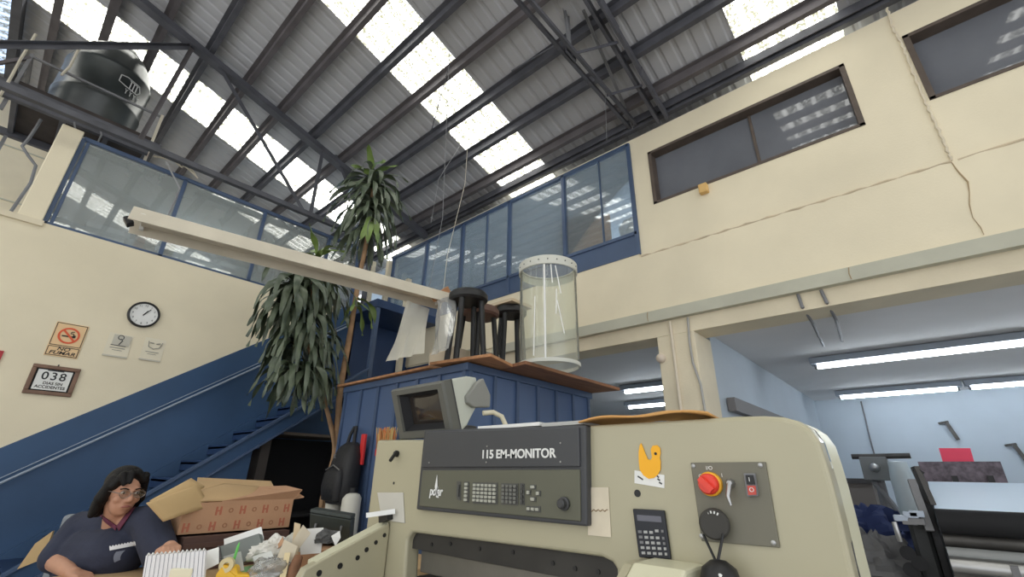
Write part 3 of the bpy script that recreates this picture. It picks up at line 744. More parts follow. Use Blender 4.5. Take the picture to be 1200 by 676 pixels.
tag(part('flat_carton', MB().box(S3.x-.17, S3.x+.17, S3.y-.16, S3.y+.16, S3.z+.052, S3.z+.085), mat('pale kraft', (.66, .54, .38), .85)), 'flat pale carton lying on the stool beside the drum', 'carton')
tag(part('beige_carton', MB().box(2.72, 2.95, 3.15, 3.5, ct+.03, ct+.30), mat('beige board', (.62, .54, .41), .8)), 'tall beige carton standing behind the black stool', 'carton')
tag(part('white_carton', MB().box(3.05, 3.5, 3.2, 3.55, ct+.03, ct+.36), mat('pale grey carton', (.55, .53, .47), .8, vary=.08)), 'pale grey carton at the back of the cabin top behind the stools', 'carton')
# clear drum
bz = BT
base = at(644, 431, 'Z', bz); bx_, by_ = base.x, base.y
DD = (base-EYE).dot(FW)
rad = .5*73/F*DD*.97
hgt = at(637, 306, 'Y', by_-rad*.2).z-bz
t = thing('plastic_drum', 'tall clear plastic drum with a white rim standing on the cabin', 'drum', (bx_, by_, bz))
part('shell', MB().lathe([(rad, 0), (rad, hgt), (rad-.006, hgt), (rad-.006, 0)], (bx_, by_, bz), 48, cap=False), GL_DRUM, t, smooth=40)
part('rim', MB().lathe([(rad+.004, hgt-.085), (rad+.012, hgt-.08), (rad+.012, hgt), (rad-.006, hgt+.004), (rad-.006, hgt-.01), (rad+.004, hgt-.012)], (bx_, by_, bz), 48, cap=False), mat('milky white rim', (.60, .60, .54), .5), t, smooth=40)
part('base_ring', MB().lathe([(rad+.008, 0), (rad+.008, .03), (rad-.008, .03), (rad-.008, 0), (rad+.008, 0)], (bx_, by_, bz), 48, cap=False), mat('milky white rim', (.60, .60, .54), .5), t, smooth=40)
dv = EYE-Vector((bx_, by_, 0)); a0 = math.atan2(dv.y, dv.x)
def dpt(a, z, r=None): r = r or rad+.005; return Vector((bx_+r*math.cos(a0+a), by_+r*math.sin(a0+a), bz+z))
part('white_streak', MB().tube([dpt(-.12, .02), dpt(-.12, hgt-.09)], .009, 6), WHITEM, t, label='white vertical streak')  # white full-height strip drawn for a bright streak on the plastic
STREAK = mat('white reflection streak', (.85, .85, .82), .5)  # reflection streaks on the clear plastic, modelled as thin white strips
for pts in (((.25, hgt-.1), (.42, hgt*.62)), ((.28, hgt*.55), (.50, hgt*.25)), ((-.45, hgt*.6), (-.5, .05)), ((.10, hgt-.09), (.14, hgt*.72)), ((.27, hgt*.66), (.24, hgt*.42))):
    part('reflection_streak', MB().tube([dpt(*pts[0]), dpt((pts[0][0]+pts[1][0])/2, (pts[0][1]+pts[1][1])/2), dpt(*pts[1])], .005, 5), STREAK, t)
for k in range(9): part('rivet', MB().ball(dpt(-1.2+.3*k, hgt-.04, rad+.014), .006, 8, 6), DGREY, t)

# milky plastic sheet draped from the lamp end over the cabin edge
tp = [at(477, 352, 'Y', lr.y+.08), at(504, 362, 'Y', lr.y+.06)]; bt = [at(452, 424, 'Z', ct+.03), at(494, 414, 'Z', ct+.03)]
def drape(u, v):
    a = tp[0].lerp(tp[1], u); b = bt[0].lerp(bt[1], u)
    p = a.lerp(b, v); return p+Vector((.5, -.6, 0))*(.022*math.sin(u*17+v*3)*(.3+v))+Vector((0, 0, -.02*math.sin(v*PI)))
tag(part('plastic_sheet', MB().sheet(drape, 26, 14), FILM, smooth=179), 'milky plastic sheet hanging from the lamp to the left cabin edge', 'sheet')
tp2 = [at(512, 352, 'Y', lr.y-.1), at(531, 345, 'Y', lr.y-.1)]; bt2 = [at(507, 416, 'Z', ct+.034), at(527, 408, 'Z', ct+.034)]
def drape2(u, v):
    a = tp2[0].lerp(tp2[1], u); b = bt2[0].lerp(bt2[1], u)
    p = a.lerp(b, v); p += Vector((.5, -.6, 0))*(.015*math.sin(u*13+v*5)); w = .04*math.sin(PI*v)
    return p+Vector((math.cos(u*2*PI)*w, math.sin(u*2*PI)*w, 0))
tag(part('plastic_bag', MB().sheet(drape2, 22, 14), CLEARBAG, smooth=179), 'clear plastic bag tied round the right end of the lamp channel', 'bag')
tag(part('wood_offcut', MB().bar(at(508, 350, 'Y', lr.y-.02), at(525, 339, 'Y', lr.y-.02), .04, .06), PLY), 'small wood offcut wedged on the right end of the lamp channel', 'wood')

# ================================================================== DRACAENA
PY = 4.75
t = thing('dracaena_plant', 'tall dracaena plant with drooping dark leaves beside the blue cabin', 'plant', at(378, 610, 'Y', PY)*1)
def cane(pix, r, nm='cane', y=PY):
    P = [at(a, b, 'Y', y) for a, b in pix]
    # smooth by subdividing
    Q = []
    for i in range(len(P)-1):
        for k in range(3):
            s = k/3; p0_, p1_, p2_, p3_ = P[max(i-1, 0)], P[i], P[i+1], P[min(i+2, len(P)-1)]
            Q.append(.5*((2*p1_)+(p2_-p0_)*s+(2*p0_-5*p1_+4*p2_-p3_)*s*s+(3*p1_-p0_-3*p2_+p3_)*s**3))
    Q.append(P[-1]); n = len(Q)
    part(nm, MB().tube(Q, [r*(1-.45*i/n)*(1+.06*math.sin(i*1.7)) for i in range(n)], 9), BARK, t, smooth=60)
cane([(378, 640), (379, 610), (385, 570), (393, 535), (396, 500), (398, 460), (405, 420), (412, 380), (420, 330), (430, 280), (437, 225), (439, 205)], .042)
cane([(380, 640), (376, 600), (384, 560), (392, 530), (388, 500), (378, 460), (368, 400), (366, 340), (368, 300)], .03)
cane([(370, 430), (352, 380), (345, 345), (342, 325)], .02)
def rosette(mb, c, n, L, w, e0=70, droop=1.0, spread=360, a_off=0, seedv=0):
    rnd = random.Random(seedv)
    for i in range(n):
        az = math.radians(a_off+spread*(i*.618 % 1))
        e = math.radians(e0-(e0+25)*(i/n)+rnd.uniform(-12, 12))
        l_ = L*rnd.uniform(.75, 1.12); ww = w*rnd.uniform(.8, 1.15)
        segs = 8; p = Vector(c)+Vector((0, 0, -.12*i/n)); rows = []
        tw = rnd.uniform(-1.1, 1.1); wav = rnd.uniform(0, 6); dr_ = droop*rnd.uniform(.7, 1.2)
        for k in range(segs+1):
            u = k/segs
            ang = e-(e+math.radians(80))*min(1, dr_*u**.8)+.16*math.sin(5*u+wav)*u
            d = Vector((math.cos(az)*math.cos(ang), math.sin(az)*math.cos(ang), math.sin(ang)))
            sd = Vector((-math.sin(az), math.cos(az), 0)); nn = sd.cross(d)
            sd = (sd*math.cos(tw*u)+nn*math.sin(tw*u)); nn = sd.cross(d)
            wd = ww*(math.sin(PI*min(1, .12+u*.88))**.6)*(1 if u < 1 else .05)
            wob = .016*math.sin(9*u+wav)
            rows.append([p-sd*wd/2+nn*(wd*.18+wob), p+Vector((0, 0, 0)), p+sd*wd/2+nn*(wd*.18-wob)])
            p = p+d*(l_/segs)
        vs = [v for r in rows for v in r]; fs = []
        for k in range(segs):
            for j in range(2): fs.append((k*3+j, k*3+j+1, (k+1)*3+j+1, (k+1)*3+j))
        mb.add(vs, fs)
f1 = MB()
rosette(f1, at(438, 214, 'Y', PY), 46, .66, .066, 62, 1.25, seedv=1)
rosette(f1, at(434, 236, 'Y', PY-.05), 30, .74, .064, 10, 1.5, seedv=2)
rosette(f1, at(428, 262, 'Y', PY+.05), 18, .62, .06, -10, 1.7, seedv=3)
part('foliage', f1, LEAF, t, smooth=179)
f2 = MB()
for k, (px, py, dy, n, L) in enumerate(((364, 312, 0, 30, .72), (345, 328, -.1, 26, .70), (384, 330, .1, 20, .66), (333, 350, .05, 22, .62), (360, 365, -.05, 26, .72), (376, 392, .05, 20, .66), (345, 392, .1, 24, .70), (358, 425, -.05, 22, .62), (376, 432, 0, 14, .5), (340, 425, 0, 16, .6))):
    rosette(f2, at(px, py, 'Y', PY+dy), int(n*1.1), L*.86, .062, 30, 1.6, seedv=10+k)
part('foliage', f2, LEAF, t, smooth=179)
f3 = MB()
rosette(f3, at(372, 296, 'Y', PY-.1), 8, .38, .075, 75, .5, seedv=31)
rosette(f3, at(436, 196, 'Y', PY-.1), 5, .35, .08, 85, .3, seedv=32)
rosette(f3, at(437, 256, 'Y', PY-.2), 4, .60, .075, -10, 1.6, spread=70, a_off=220, seedv=33)
rosette(f3, at(422, 350, 'Y', PY-.1), 6, .42, .06, 10, 1.6, seedv=34)
part('young_leaves', f3, LEAF2, t, smooth=179, label='bright green young leaves')

# ================================================================== BACKPACK, BROOM
def blob(name, cones, m, parent=None, vox=.008, smooth_it=6, label=None, **k):
    mb = MB()
    for c_ in cones: mb.cone(*c_) if len(c_) in (4,) else mb.ball(*c_)
    o = part(name, mb, m, parent, smooth=179, label=label, **k)
    r = o.modifiers.new('union', 'REMESH'); r.mode = 'VOXEL'; r.voxel_size = vox; r.use_smooth_shade = True
    if smooth_it:
        s = o.modifiers.new('smooth', 'SMOOTH'); s.iterations = smooth_it; s.factor = .5
    return o
bkc = at(404, 548, 'X', 2.27)
t = thing('backpack', 'black backpack hanging on the left side of the cabin', 'backpack', bkc)
NYL = mat('black nylon', (.012, .012, .014), .6, bump=.5, bscale=22)
def sack(c, rows, n=28, e=.62):
    mb = MB(); rg = []
    for z, hw, hd, ox in rows:
        r_ = []
        for j in range(n):
            a = 2*PI*j/n; cs, sn_ = math.cos(a), math.sin(a)
            r_.append(c+Vector((ox+hd*math.copysign(abs(cs)**e, cs), hw*math.copysign(abs(sn_)**e, sn_), z)))
        rg.append(r_)
    return mb.loft(rg)
part('bag_body', sack(bkc, [(-.30, .10, .05, .01), (-.29, .155, .085, 0), (-.22, .18, .10, -.005), (-.05, .178, .10, 0), (.10, .160, .085, .015), (.18, .125, .065, .03), (.22, .06, .035, .04)]), NYL, t, smooth=60)
part('front_pocket', sack(bkc+Vector((-.095, 0, 0)), [(-.27, .09, .02, .01), (-.26, .13, .04, .005), (-.16, .145, .05, 0), (-.05, .135, .045, .005), (0, .10, .025, .015)]), NYL, t, smooth=60)
for dy in (-.07, .07):
    part('strap', MB().tube([bkc+Vector((.02, dy, .14)), bkc+Vector((.03, dy*.6, .28)), bkc+Vector((.05, dy*.2, .36))], .016, 8), mat('black nylon', (.01, .01, .012), .6), t, smooth=60)
part('zip', MB().tube([bkc+Vector((-.115, -.12, -.02)), bkc+Vector((-.112, 0, .02)), bkc+Vector((-.115, .12, -.02))], .005, 6), STEEL, t, label='silver zip')
text('emblem', 'x', .08, bkc+Vector((-.103, .02, .10)), (0, -1, 0), (0, 0, 1), STEELG, t, .001)
sp_ = at(425, 525, 'X', 2.33)
tag(part('red_strip', MB().box(sp_.x-.012, sp_.x+.012, sp_.y-.032, sp_.y+.032, sp_.z-.14, sp_.z+.12), RED, bevel=.004), 'flat red plastic strip hanging between the backpack and the machine', 'strip')
# broom standing upside down between machine and cabin
bp_ = at(452, 518, 'X', 2.25)
t = thing('broom', 'broom with tan and orange bristles pointing up behind the machine', 'broom', (bp_.x, bp_.y, 0))
part('handle', MB().tube([(bp_.x, bp_.y, 0), (bp_.x, bp_.y, bp_.z-.1)], .013, 8), PLY, t)
part('head', MB().box(bp_.x-.03, bp_.x+.03, bp_.y-.10, bp_.y+.10, bp_.z-.11, bp_.z-.05), RED, t, bevel=.01)
for i in range(2):
    mb = MB(); rnd = random.Random(i)
    for k in range(90):
        x = rnd.uniform(-.025, .025); y = rnd.uniform(-.095, .095)
        mb.tube([(bp_.x+x, bp_.y+y, bp_.z-.06), (bp_.x+x*1.3+rnd.uniform(-.01, .01), bp_.y+y*1.15+rnd.uniform(-.02, .02), bp_.z+rnd.uniform(.06, .12))], .0028, 4)
    o = part('bristles', mb, mat('tan bristles', (.62, .45, .18), .7) if i else mat('orange bristles', (.65, .20, .06), .7), t); o['kind'] = 'stuff'
# bits standing by the cabin
for k, (px, lb) in enumerate(((392, 'white plastic canister on the floor side of the cabin, left of two'), (411, 'white plastic canister against the cabin, right of two'))):
    c = at(px, 594, 'X', 2.3-.02*k)
    t = thing('canister', lb, 'canister', (c.x, c.y, c.z-.12), 'white canisters beside the cabin')
    part('body', MB().lathe([(.075, -.6), (.08, -.58), (.08, .07), (.06, .10), (.03, .11)], c, 20), mat('white plastic', (.70, .68, .60), .5), t, smooth=40)
    part('cap', MB().lathe([(.034, .11), (.034, .15), (0, .155)], c, 16), BLACK, t, smooth=40)

tag(part('crate', MB().box(2.12, 2.36, 3.62, 4.20, 0, c.z-.602), mat('dark crate wood', (.1, .055, .045), .8)), 'dark wooden crate carrying the white canisters beside the cabin', 'crate')
# ================================================================== CUTTING MACHINE
MX = 1.30
def mp(x, y, d=0): return at(x, y, 'X', MX-d)
t = thing('paper_cutting_machine', 'large beige guillotine paper cutter with a dark control panel', 'machine', (1.7, 1.1, 0))
M = t
out = [(-1, 0), ]
outline = [mp(x, y) for x, y in ((441, 515.5), (497.5, 514.8), (499, 505.5), (687, 498.5), (820, 490.5), (860, 487.8), (895, 487), (918, 488.5), (935, 493), (949, 502), (960, 517), (968, 541), (977, 572), (988, 616), (999, 665))]
yR = outline[-1].y; yL = mp(436, 560).y
outline[0].y = yL-.005
front = [Vector((MX, yL, .35))]+[Vector((MX, yL, 1.50))]+outline+[Vector((MX, yR-.01, .35)), Vector((MX, .72, .35))]
o0 = mp(722, 667); o1 = mp(717, 659); o2 = mp(705, 653); o3 = mp(640, 644); o4 = mp(482, 624); o5 = mp(477, 632)
front += [Vector((MX, o0.y, .35)), o0, o1, o2, o3, o4, o5, Vector((MX, o5.y-.03, .35))]
part('front_housing', MB().prism(front, (.07, 0, 0)), MACH, M, bevel=.012, segs=3)
# side/top wrapping strip, slightly lighter, with a seam
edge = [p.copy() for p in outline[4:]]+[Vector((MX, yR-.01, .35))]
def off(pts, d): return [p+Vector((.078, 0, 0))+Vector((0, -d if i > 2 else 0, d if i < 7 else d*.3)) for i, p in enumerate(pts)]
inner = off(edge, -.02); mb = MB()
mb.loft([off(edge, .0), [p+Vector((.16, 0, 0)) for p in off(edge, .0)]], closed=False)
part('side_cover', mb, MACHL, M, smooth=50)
part('body', MB().prism([(MX+.07, yR+.05, .35), (MX+.07, yR+.05, 1.36), (MX+.07, .30, 1.50), (MX+.07, yL-.05, 1.48), (MX+.07, yL-.05, 1.2), (MX+.07, .70, 1.2), (MX+.07, .66, .35)], (.16, 0, 0)), MACH, M)
part('rear_body', MB().box(MX+.23, MX+.65, .25, yL-.05, 1.2, 1.46), MACH, M, bevel=.03)
part('plinth', MB().box(MX+.02, MX+.9, yR+.05, yL-.05, 0, .36), BLACKM, M)
# table
part('table', MB().box(MX-.55, MX+1.0, .72, 1.70, .86, .91), STEEL, M, bevel=.004)
# opening: dark clamp bar, knife bar
part('clamp_cover', MB().box(MX+.03, MX+.08, .74, 1.72, 1.105, 1.20), mat('dark clamp steel', (.045, .042, .038), .5, metal=.3, vary=.3, scale=5), M, label='dark strip with bolt holes')
hb = MB()
for px, py in ((528, 637), (562, 643), (601, 647), (648, 660), (674, 666), (701, 670), (506, 638)):
    p = at(px, py, 'X', MX+.029); hb.lathe([(.007, 0), (.007, .003)], p, 10, (-1, 0, 0))
part('bolt_holes', hb, BLACK, M)
part('knife_bar', MB().box(MX+.06, MX+.12, .76, 1.69, 1.02, 1.10), mat('dull knife steel', (.22, .21, .19), .35, metal=.7, vary=.2), M, bevel=.004, label='bare steel knife bar')
part('clamp', MB().box(MX+.02, MX+.2, .80, 1.60, .97, 1.015), mat('greyish clamp steel', (.23, .22, .20), .4, metal=.6, vary=.2), M, bevel=.004)
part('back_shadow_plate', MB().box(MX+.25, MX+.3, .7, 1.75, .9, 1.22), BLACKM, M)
# control panel frame
def quad(ps, th, d): return MB().prism([mp(x, y, d) for x, y in ps], (th, 0, 0))
part('panel_frame', quad(((497, 504), (686.5, 497.8), (688, 617), (487.5, 597)), .05, .028), BAND, M, bevel=.006)
part('panel_band', quad(((499, 506), (678, 500.5), (679, 547), (494, 548)), .02, .036), BAND, M, bevel=.004)
pnl = part('keypad_panel', quad(((495, 551), (679, 550), (680, 611), (491, 593)), .02, .034), OLIVE, M, bevel=.003, label='olive grey keypad panel')
WHITEP = mat('white print', (.80, .80, .78), .6)
a_, b_ = mp(561, 532.5, .037), mp(655, 531.5, .037); h_ = .033
text('lettering', '115 EM-MONITOR', .041, (a_+b_)/2, (0, -1, 0), (0, 0, 1), WHITEP, M, .001, stretch=(a_-b_).length/.355, offset=.0009)
sc2 = MB()
for px, py in ((571, 523), (657, 519), (570, 541.5), (657, 541), (503, 542)): sc2.lathe([(.0028, 0), (.0028, .002)], mp(px, py, .036), 8, (-1, 0, 0))
part('screws', sc2, STEEL, M)
lg = mp(511, 574, .036)
text('logo', 'polar', .046, lg+Vector((0, 0, -.006)), (0, -1, 0), (0, 0, 1), WHITEP, M, .001, shear=.15, offset=.001, stretch=.8)
ls = [lg+Vector((0, -a, b)) for a, b in ((-.008, .012), (.0, .055), (.008, .012), (.012, -.008), (.02, -.028), (.004, -.026))]
part('logo_star', MB().prism(ls, (-.001, 0, 0)), WHITEP, M)
KEYL = mat('pale key', (.42, .42, .36), .5); KEYD = mat('dark grey key', (.075, .075, .07), .5)
def keys(px0, py0, px1, py1, nx, ny, mk, bgpad=3):
    A, B = mp(px0, py0, .036), mp(px1, py1, .036)
    part('key_field', quad(((px0-bgpad, py0-bgpad), (px1+bgpad, py0-bgpad+.5), (px1+bgpad, py1+bgpad), (px0-bgpad, py1+bgpad-1)), .004, .036), KEYD, M)
    ref = None; w = (A.y-B.y)/nx*.36; h = (A.z-B.z)/ny*.36
    for i in range(nx):
        for j in range(ny):
            y = A.y+(B.y-A.y)*(i+.5)/nx; z = A.z+(B.z-A.z)*(j+.5)/ny
            if ref is None:
                ref = part('key', MB().box(MX-.043, MX-.036, -w, w, -h, h), mk, M, bevel=.0015, loc=(0, 0, 0)); ref.location += Vector((0, y, z)); k0 = Vector((y, z, 0))
            else:
                c = ref.copy(); COL.objects.link(c); c.location = ref.location+Vector((0, y-k0.x, z-k0.y))
keys(536.5, 565, 538.5, 585, 1, 1, KEYD, 1.2)
keys(545, 565, 548.5, 588, 1, 5, KEYL, 1)
keys(555, 566, 582, 590, 6, 5, KEYL, 1)
keys(588.5, 567, 606, 591, 4, 5, mat('grey key', (.16, .16, .145), .5), 1)
keys(610, 567, 613.5, 591, 1, 4, KEYD, 1)
keys(622, 568, 627.5, 573, 1, 1, KEYL, .5); keys(617.5, 574, 621.5, 580, 1, 1, KEYL, .5); keys(628.5, 575, 633, 581, 1, 1, KEYL, .5); keys(622, 582, 627.5, 587.5, 1, 1, KEYL, .5)
keys(617.5, 593.5, 632.5, 599.5, 3, 1, KEYL, .8)
c = mp(661.5, 590, .036)
part('panel_knob', MB().lathe([(.020, 0), (.020, .006), (.014, .008), (.014, .022), (.010, .026)], c, 20, (-1, 0, 0)), DGREY, M, smooth=40)
# small marks on the left plate
kp = mp(466, 532)
part('key_lock', MB().lathe([(.014, 0), (.014, .012), (.008, .02)], kp, 14, (-1, 0, .2)).tube([kp+Vector((-.01, -.005, .01)), kp+Vector((-.05, -.02, -.03))], .008, 6), BLACK, M)
part('hole', MB().lathe([(.006, 0), (.006, .001)], mp(461.5, 566, .0005), 10, (-1, 0, 0)).lathe([(.010, 0), (.010, .001)], mp(747, 578, .0005), 12, (-1, 0, 0)), BLACK, M)
# right control plate
cp = part('control_plate', quad(((809, 542), (897, 541), (914, 642), (822, 634)), .008, .006), PLATE, M, bevel=.002)
for px, py in ((812.5, 546), (891, 545), (822, 628), (906.5, 636)): part('plate_screw', MB().lathe([(.0055, 0), (.0055, .002), (.002, .003)], mp(px, py, .006), 10, (-1, 0, 0)), STEEL, M)
c = mp(833.5, 567, .006)
part('switch_collar', MB().lathe([(.029, 0), (.029, .012), (.024, .016)], c, 28, (-1, 0, 0)), mat('yellow collar', (.85, .42, .02), .4), M, smooth=40)
part('red_main_switch', MB().lathe([(.025, .010), (.025, .026), (.021, .031), (0, .031)], c, 28, (-1, 0, 0)).bar(c+Vector((-.037, .014, .014)), c+Vector((-.037, -.014, -.014)), .014, .014, up=(1, 0, 0)), REDO, M, smooth=40)
sq = [(831, 548.5, 'I/O'), (821, 558, 'O'), (846, 557, 'I')]
for px, py, s_ in sq: text('plate_lettering', s_, .013, mp(px, py, .0065), (0, -1, 0), (0, 0, 1), WHITEP, M, .0005)
c = mp(857, 566, .006)
part('toggle_switch', MB().lathe([(.010, 0), (.010, .012), (.006, .018)], c, 14, (-1, 0, 0)).tube([c+Vector((-.014, 0, 0)), c+Vector((-.03, .004, -.03)), c+Vector((-.03, .0, -.05))], [.006, .005, .003], 8), STEEL, M, smooth=50)
part('push_switch_frame', quad(((871, 554.5), (884, 554.5), (888, 581.5), (875, 582)), .014, .018), STEELG, M, bevel=.002)
part('push_button', quad(((873.5, 556.5), (882.5, 556.5), (884.8, 567.5), (875, 567.5)), .006, .022), BLACK, M, label='black upper button')
part('push_button', quad(((875.5, 569), (885, 569), (886.3, 579.5), (877, 580)), .006, .022), mat('red button', (.55, .07, .05), .4), M, label='red lower button')
text('plate_lettering', 'I', .014, mp(878, 562, .0225), (0, -1, 0), (0, 0, 1), WHITEP, M, .0005); text('plate_lettering', 'O', .014, mp(880.8, 574, .0225), (0, -1, 0), (0, 0, 1), WHITEP, M, .0005)
c = mp(838, 613, .006)
part('round_plug', MB().lathe([(.035, 0), (.035, .03), (.031, .034), (0, .034)], c, 28, (-1, -.25, 0)), mat('dark grey rubber', (.045, .042, .037), .7), M, smooth=40)
tk = MB()
for a_ in (-.5, -.2, .1, .4): tk.bar(c+Vector((-.034, math.sin(a_)*.024-.008, math.cos(a_)*.024)), c+Vector((-.034, math.sin(a_)*.030-.008, math.cos(a_)*.030)), .003, .003, up=(1, 0, 0))
part('plug_marks', tk, WHITEP, M)
pk = mp(845, 683, .06)
part('plug_cord', MB().tube([c+Vector((-.03, .022, -.025)), pk+Vector((0, .006, .045))], .0035, 6).tube([c+Vector((-.03, -.026, -.02)), pk+Vector((0, 0, .045))], .0035, 6), BLACK, M)
part('pendant_grip', MB().lathe([(.034, -.12), (.046, -.05), (.046, -.0), (.038, .03), (.018, .045), (0, .048)], pk, 24), BLACK, M, smooth=50)
part('grip_mark', MB().lathe([(.006, 0), (.0, .004)], pk+Vector((-.036, -.012, .022)), 8, (-1, 0, .6)), WHITEP, M)
# light guard box at the lower middle
gA = at(735, 655, 'X', MX-.02); gx = MX-.22
gy0, gy1 = at(783, 676, 'X', gx).y, at(718, 676, 'X', gx).y
gz = at(752, 657, 'X', MX-.08).z
part('light_guard', MB().prism([(MX, gy0, .9), (gx, gy0, .9), (gx, gy0, gz-.06), (gx+.10, gy0, gz), (MX, gy0, gz)], (0, gy1-gy0, 0)), MACHL, M, bevel=.008)
part('guard_edge', MB().prism([(MX, gy1, .9), (gx-.004, gy1, .9), (gx-.004, gy1, gz-.063), (gx+.10, gy1, gz-.004), (MX, gy1, gz-.004)], (0, .022, 0)), MACH, M)
# left side guide arm with holes
AY = 1.84
def ap(x, y): return at(x, y, 'Y', AY)
arm = [ap(x, y) for x, y in ((461, 612.5), (466, 622), (459, 690), (352, 720), (352, 678), (358, 667), (372, 659))]
arm[0].x = min(arm[0].x, MX-.005); arm[1].x = min(arm[1].x, MX-.002); arm[2].x = min(arm[2].x, MX-.005)
sa = part('side_guide', MB().prism(arm, (0, .045, 0)), MACH, M, bevel=.006, label='beige side guide arm with a row of holes')
part('guide_top_edge', MB().prism([arm[0]+Vector((0, .01, .001)), arm[6]+Vector((0, .01, .001)), arm[6]+Vector((0, .075, .001)), arm[0]+Vector((0, .075, .001))], (0, 0, -.012)), MACHL, M)
hb = MB()
for px, py, r in ((450.5, 627, .0085), (440.5, 635.5, .0085), (429.5, 644, .0095), (419, 653.5, .0095), (398.5, 663, .011), (374, 671.5, .011)):
    hb.lathe([(r, 0), (r, .0015)], ap(px, py), 14, (0, -1, 0))
part('guide_hole', hb, BLACK, M)
# things stuck on the machine
pz = quad(((689.5, 571), (713, 571), (716, 629.5), (689, 627)), .0015, .003)
tag(part('taped_note', pz, mat('cream note paper', (.72, .64, .50), .85, vary=.08, scale=12)), 'cream paper note taped right of the dark panel', 'note')
nm_ = MB()
for i in range(12): nm_.tube([mp(692+i*1.7, 598+math.sin(i*2.1)*1.2, .004), mp(693.5+i*1.7, 598+math.sin(i*2.1+1.5)*1.4, .004)], .0012, 4)
part('handwriting', nm_, mat('brown ink', (.25, .16, .08), .8), bpy.data.objects['taped_note'])
t = thing('duck_sticker', 'orange duck shaped sticker on a white printed label', 'sticker', mp(760, 545))
dk = [(749.5, 522), (751, 519), (753, 523), (756, 531), (759, 538), (762, 539), (764, 536), (763, 530), (762.5, 526), (765, 522), (770, 521.5), (773.5, 525), (774, 531), (773, 536), (774, 541), (774, 550), (771, 556), (766, 560), (760, 561), (754, 557), (749.5, 550), (748.5, 540), (748.3, 530)]
part('duck', quad(dk, .002, .0042), DUCK, t)
part('eye', MB().lathe([(.004, 0), (.004, .001)], mp(768.3, 531.5, .0045), 10, (-1, 0, 0)), BLACK, t)
part('printed_label', quad(((743.5, 551), (778.5, 556.5), (778.5, 572), (743.5, 566)), .0015, .002), PAPER, t)
mk = MB()
for px, py, w in ((749, 559, 3.5), (752, 561, 3), (772, 562, 3), (774, 566, 3.5), (771, 558.5, 2)): mk.bar(mp(px-w/2, py-1, .0025), mp(px+w/2, py+1, .0025), .004, .001, up=(1, 0, 0))
part('label_print', mk, DGREY, t)
t = thing('calculator', 'black pocket calculator stuck on the machine below the duck sticker', 'calculator', mp(763, 655))
part('case', quad(((741, 596), (778, 598), (786, 655.5), (748.5, 653)), .010, .011), mat('blue black plastic', (.012, .014, .022), .4), t, bevel=.003)
part('display', quad(((746, 603), (774.5, 605), (775.5, 612), (747, 610)), .002, .0125), mat('grey display', (.12, .12, .15), .2), t)
KW = mat('white grey key', (.42, .42, .42), .5)
for j in range(5):
    for i in range(5):
        px = 749.5+i*6.6+j*1.05; py = 623+j*6.2+i*.35
        if i >= 3 and j == 0: py -= 2
        if i == 4: w = 1.3
        else: w = 2.0
        part('key', quad(((px-w, py-1.6), (px+w, py-1.5), (px+w+.3, py+1.6), (px-w+.3, py+1.5)), .003, .0135), KW if 0 < i < 4 or j > 2 else mat('grey small key', (.20, .20, .21), .5), t)
t = thing('paper_holder', 'white plastic holder with a curled slip on the machine left plate', 'holder', mp(458, 612))
part('back_plate', quad(((442, 577), (472, 577), (474, 613), (447, 609)), .004, .005), mat('milky white plastic', (.58, .56, .50), .5), t, bevel=.002)
A0, A1, A2, A3 = mp(434, 605, .06), mp(462, 598, .02), mp(463, 596, .02), mp(435, 597, .06)
part('curled_slip', MB().sheet(lambda u, v: mp(429+u*34, 601-u*5+6*v-(1-u)*(2.5*math.sin(v*3)), .09-.07*u), 8, 6), PAPER, t, smooth=179)
part('clip', MB().bar(mp(447, 608, .02), mp(457, 604, .02), .03, .03), BLACK, t)
# things lying on top of the machine
TZ = outline[3].z
def topstrip(px0, px1, py, zz, m, th, dx0=-.02, dx1=.12, nm='', lb='', cat='', amp=0):
    a = mp(px0, py); b = mp(px1, py)
    return tag(part(nm, MB().sheet(lambda u, v: (MX+dx0+(dx1-dx0)*v, a.y+(b.y-a.y)*u, zz+amp*math.sin(u*PI)*(.5+.5*math.sin(v*PI))+.006*math.sin(9*u+4*v)), 18, 6), m, smooth=179), lb, cat)
sv = topstrip(682, 833, 492, TZ+.006, mat('orange kraft paper', (.68, .36, .12), .75, vary=.2, scale=5), .01, -.02, .2, 'kraft_paper', 'curled orange kraft paper lying on the machine top', 'paper', .022)
sm = sv.modifiers.new('thick', 'SOLIDIFY'); sm.thickness = .006
tag(part('white_ruler', MB().box(MX-.015, MX+.02, mp(635, 500).y, mp(563, 503).y, TZ+.008, TZ+.02), WHITEM), 'white strip lying on top of the dark panel', 'ruler')
tag(part('grey_sheet', MB().box(MX-.01, MX+.15, mp(684, 495).y, mp(637, 497).y, TZ+.004, TZ+.016), mat('grey cardboard', (.50, .50, .48), .8)), 'grey card lying on the machine top between ruler and kraft paper', 'card')

# CRT monitor --------------------------------------------------------
c00 = Vector((1.25, 1.89, 1.76)); c01 = Vector((1.25, 1.507, 1.767)); c10 = Vector((1.332, 1.89, 1.535)); c11 = Vector((1.332, 1.507, 1.535))
t = thing('crt_monitor', 'grey tilted CRT monitor on the left top of the cutting machine', 'monitor', (1.42, 1.7, 1.53))
MG = mat('monitor grey shell', (.55, .57, .50), .5, vary=.04); MB_ = mat('monitor bezel', (.115, .115, .10), .5); MBR = mat('monitor bracket', (.24, .24, .22), .5)
ey = Vector((0, -1, 0)); ez = (c00-c10).normalized(); en = ey.cross(ez); en = en if en.x < 0 else -en      # outward
wd = .383; hg = (c00-c10).length
def mo(u, v, d): return c10+ey*(u*wd)+ez*(v*hg)-en*d     # u right, v up, d depth into the set
